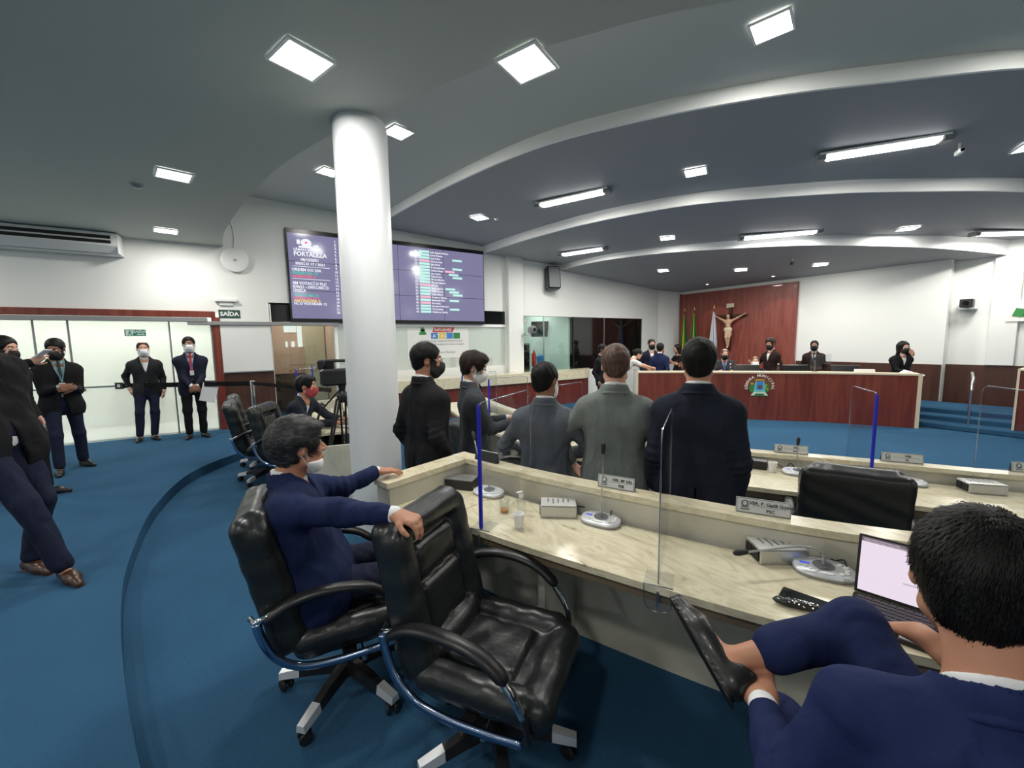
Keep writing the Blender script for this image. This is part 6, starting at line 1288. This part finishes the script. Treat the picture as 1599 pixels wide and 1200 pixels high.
r = person('man in navy suit with red tie and white mask, holding a paper', (-9.0, -.86, 0), hd(.95, .15), 1.75, jacket='suit_midnight', skin='skin_brown', tie='tie_red', mask=('full', 'mask_white'), hair='hair_black', hstyle='short', res=.0105, bres=.008, lanyard='lanyard_blue', pose=dict(wR=(.03, .22, .93), wL=(-.05, .22, .93), hfR=(-.8, .3, -.5), hfL=(.8, .3, -.6), hnR=(0, -1, 0), hnL=(0, -1, 0)), trousers='trouser_black')
hold('paper_sheet', 'white paper sheet in the hands of the man with the red tie', 'paper', .24, .32, .004, (-8.74, -.62, .80), (.3, .9, -.25), (.1, .25, .95), 'paper')
# man at the left desk
person('seated man with red patterned mask at the left desk', (-5.42, .40, Z1), hd(.5, .86), 1.70, jacket='suit_dark_navy', shirt='shirt_blue', skin='skin_tan', hair='hair_black', hstyle='full', mask=('full', 'mask_pattern'), res=.010, bres=.008, world=True, headrot=(0, .05, 0),
       pose=dict(seated=1, pelvis=(-5.43, .42, .46), neck=(-5.38, .50, .97), head=(-5.36, .55, 1.115), shR=(-5.22, .40, .90), shL=(-5.54, .60, .90), eR=(-5.12, .56, .70), wR=(-5.12, .80, .68), hfR=(-.1, 1, 0), hnR=(0, 0, -1), eL=(-5.50, .80, .70), wL=(-5.30, .90, .69), hfL=(.3, .9, 0), hnL=(0, 0, -1), kR=(-5.15, .75, .44), aR=(-5.15, .85, -.03), kL=(-5.38, .86, .44), aL=(-5.38, .95, -.03)))
mic_unit(-5.05, .92, FLOOR1+.751, R_(40), 'microphone unit with a red ring on the left desk in front of the masked man', [(0, .0, .03), (-.03, -.02, .10), (-.10, -.07, .19), (-.19, -.13, .27)])
# people around the rostrum
person('man in black suit and black mask at the end of the office counter', (-6.95, 6.95, Z2), hd(.8, .3), 1.70, jacket='suit_black', mask=('full', 'mask_black'), skin='skin_brown', tie='tie_blue', res=.014, hair='hair_black')
person('woman in a white shirt bending over the left end of the rostrum', (-6.95, 7.75, Z2), hd(.55, .84), 1.62, shirt_only='tee', shirt='cloth_white', skin='skin_light', hair='hair_black', hstyle='bun', res=.013, trousers='denim', pose=dict(pelvis=(0, -.12, .92), neck=(.0, .20, 1.34), head=(.0, .30, 1.46), wR=(.18, .60, 1.12), wL=(-.16, .58, 1.10)), headrot=(0, .35, 0))
person('man in dark jacket with black mask, behind the woman in white', (-7.15, 8.95, Z2), hd(.6, -.4), 1.80, jacket='suit_midnight', mask=('full', 'mask_black'), skin='skin_light', res=.014, hair='hair_brown')
person('man in navy jacket beside the woman in white, behind the rostrum', (-6.62, 8.62, Z2), hd(-.3, .9), 1.70, jacket='suit_navy', skin='skin_tan', res=.014, mask=('full', 'mask_black'))
person('woman in black top standing by the wall left of the wooden panel', (-7.95, 11.2, Z2), hd(-.5, -.9), 1.62, shirt_only='tee', shirt='cloth_black', skin='skin_tan', hstyle='long', res=.015, pose=dict(wR=(.1, .3, 1.2), wL=(-.1, .3, 1.15)))
person('man with a white mask standing in front of the flags', (-6.95, 10.9, Z2), hd(.5, -.86), 1.80, jacket='suit_charcoal', mask=('full', 'mask_white'), skin='skin_tan', res=.015)
person('elderly man in grey suit and blue tie seated at the rostrum', (-5.75, 9.95, Z2), hd(.62, -.78), 1.70, jacket='suit_slate', shirt='shirt_blue', tie='tie_blue', mask=('full', 'mask_black'), skin='skin_light', hair='hair_thin', hstyle='thin', res=.013, pose=dict(seated=1, pelvis=(0, 0, .75), neck=(0, .04, 1.28), head=(0, .09, 1.42), aR=(.1, .4, .2), aL=(-.1, .4, .2), wR=(.15, .35, 1.0), wL=(-.15, .35, 1.0)), headrot=(0, .15, 0))
person('bald man with white mask seated low behind a rostrum monitor', (-5.02, 9.98, Z2), hd(.5, -.86), 1.68, jacket='suit_black', mask=('full', 'mask_white'), tie='tie_red', skin='skin_light', hair='hair_thin', hstyle='thin', res=.013, pose=dict(seated=1, pelvis=(0, 0, .60), neck=(0, .04, 1.10), head=(0, .08, 1.25), aR=(.1, .4, .1), aL=(-.1, .4, .1), wR=(.15, .3, .85), wL=(-.15, .3, .85)))
person('long-haired person in dark brown suit standing behind the bald seated man', (-4.98, 10.62, Z2), hd(-.35, -.9), 1.78, jacket='suit_brown', mask=('full', 'mask_black'), skin='skin_tan', hair='hair_brown', hstyle='wavy', res=.013, pose=dict(wR=(.30, .28, 1.22)), headrot=(.3, .25, 0))
person('man in dark suit and black mask standing alone right of the wooden panel', (-4.65, 12.1, Z2), hd(.35, -.94), 1.70, jacket='suit_brown', mask=('full', 'mask_black'), skin='skin_brown', tie='tie_dark', res=.014, headrot=(0, -.1, 0))
r = person('woman with long dark hair in black at the right end of the rostrum', (-2.95, 12.0, Z2), hd(.75, -.6), 1.66, jacket='cloth_black', mask=('full', 'mask_black'), skin='skin_light', hair='hair_black', hstyle='long', res=.014, pose=dict(wR=(.1, .36, 1.02), wL=(-.06, .20, 1.40), hfL=(.3, 0, 1)), trousers='trouser_navy')
hold('paper_sheet', 'white sheet of paper held out by the woman at the right end of the rostrum', 'paper', .34, .24, .006, (-2.68, 11.58, .80), (.9, .3, -.3), (.2, .9, .3), 'paper')
person('person in dark clothes sitting behind the office glass', (-10.5, 4.75, -.2), hd(.95, -.2), 1.66, jacket='cloth_black', skin='skin_tan', mask=('full', 'mask_black'), hair='hair_black', res=.015, pose=dict(seated=1, pelvis=(0, 0, .62), neck=(0, .04, 1.12), head=(0, .08, 1.27), aR=(.1, .4, .15), aL=(-.1, .4, .15), wR=(.15, .3, .9), wL=(-.15, .3, .9)))
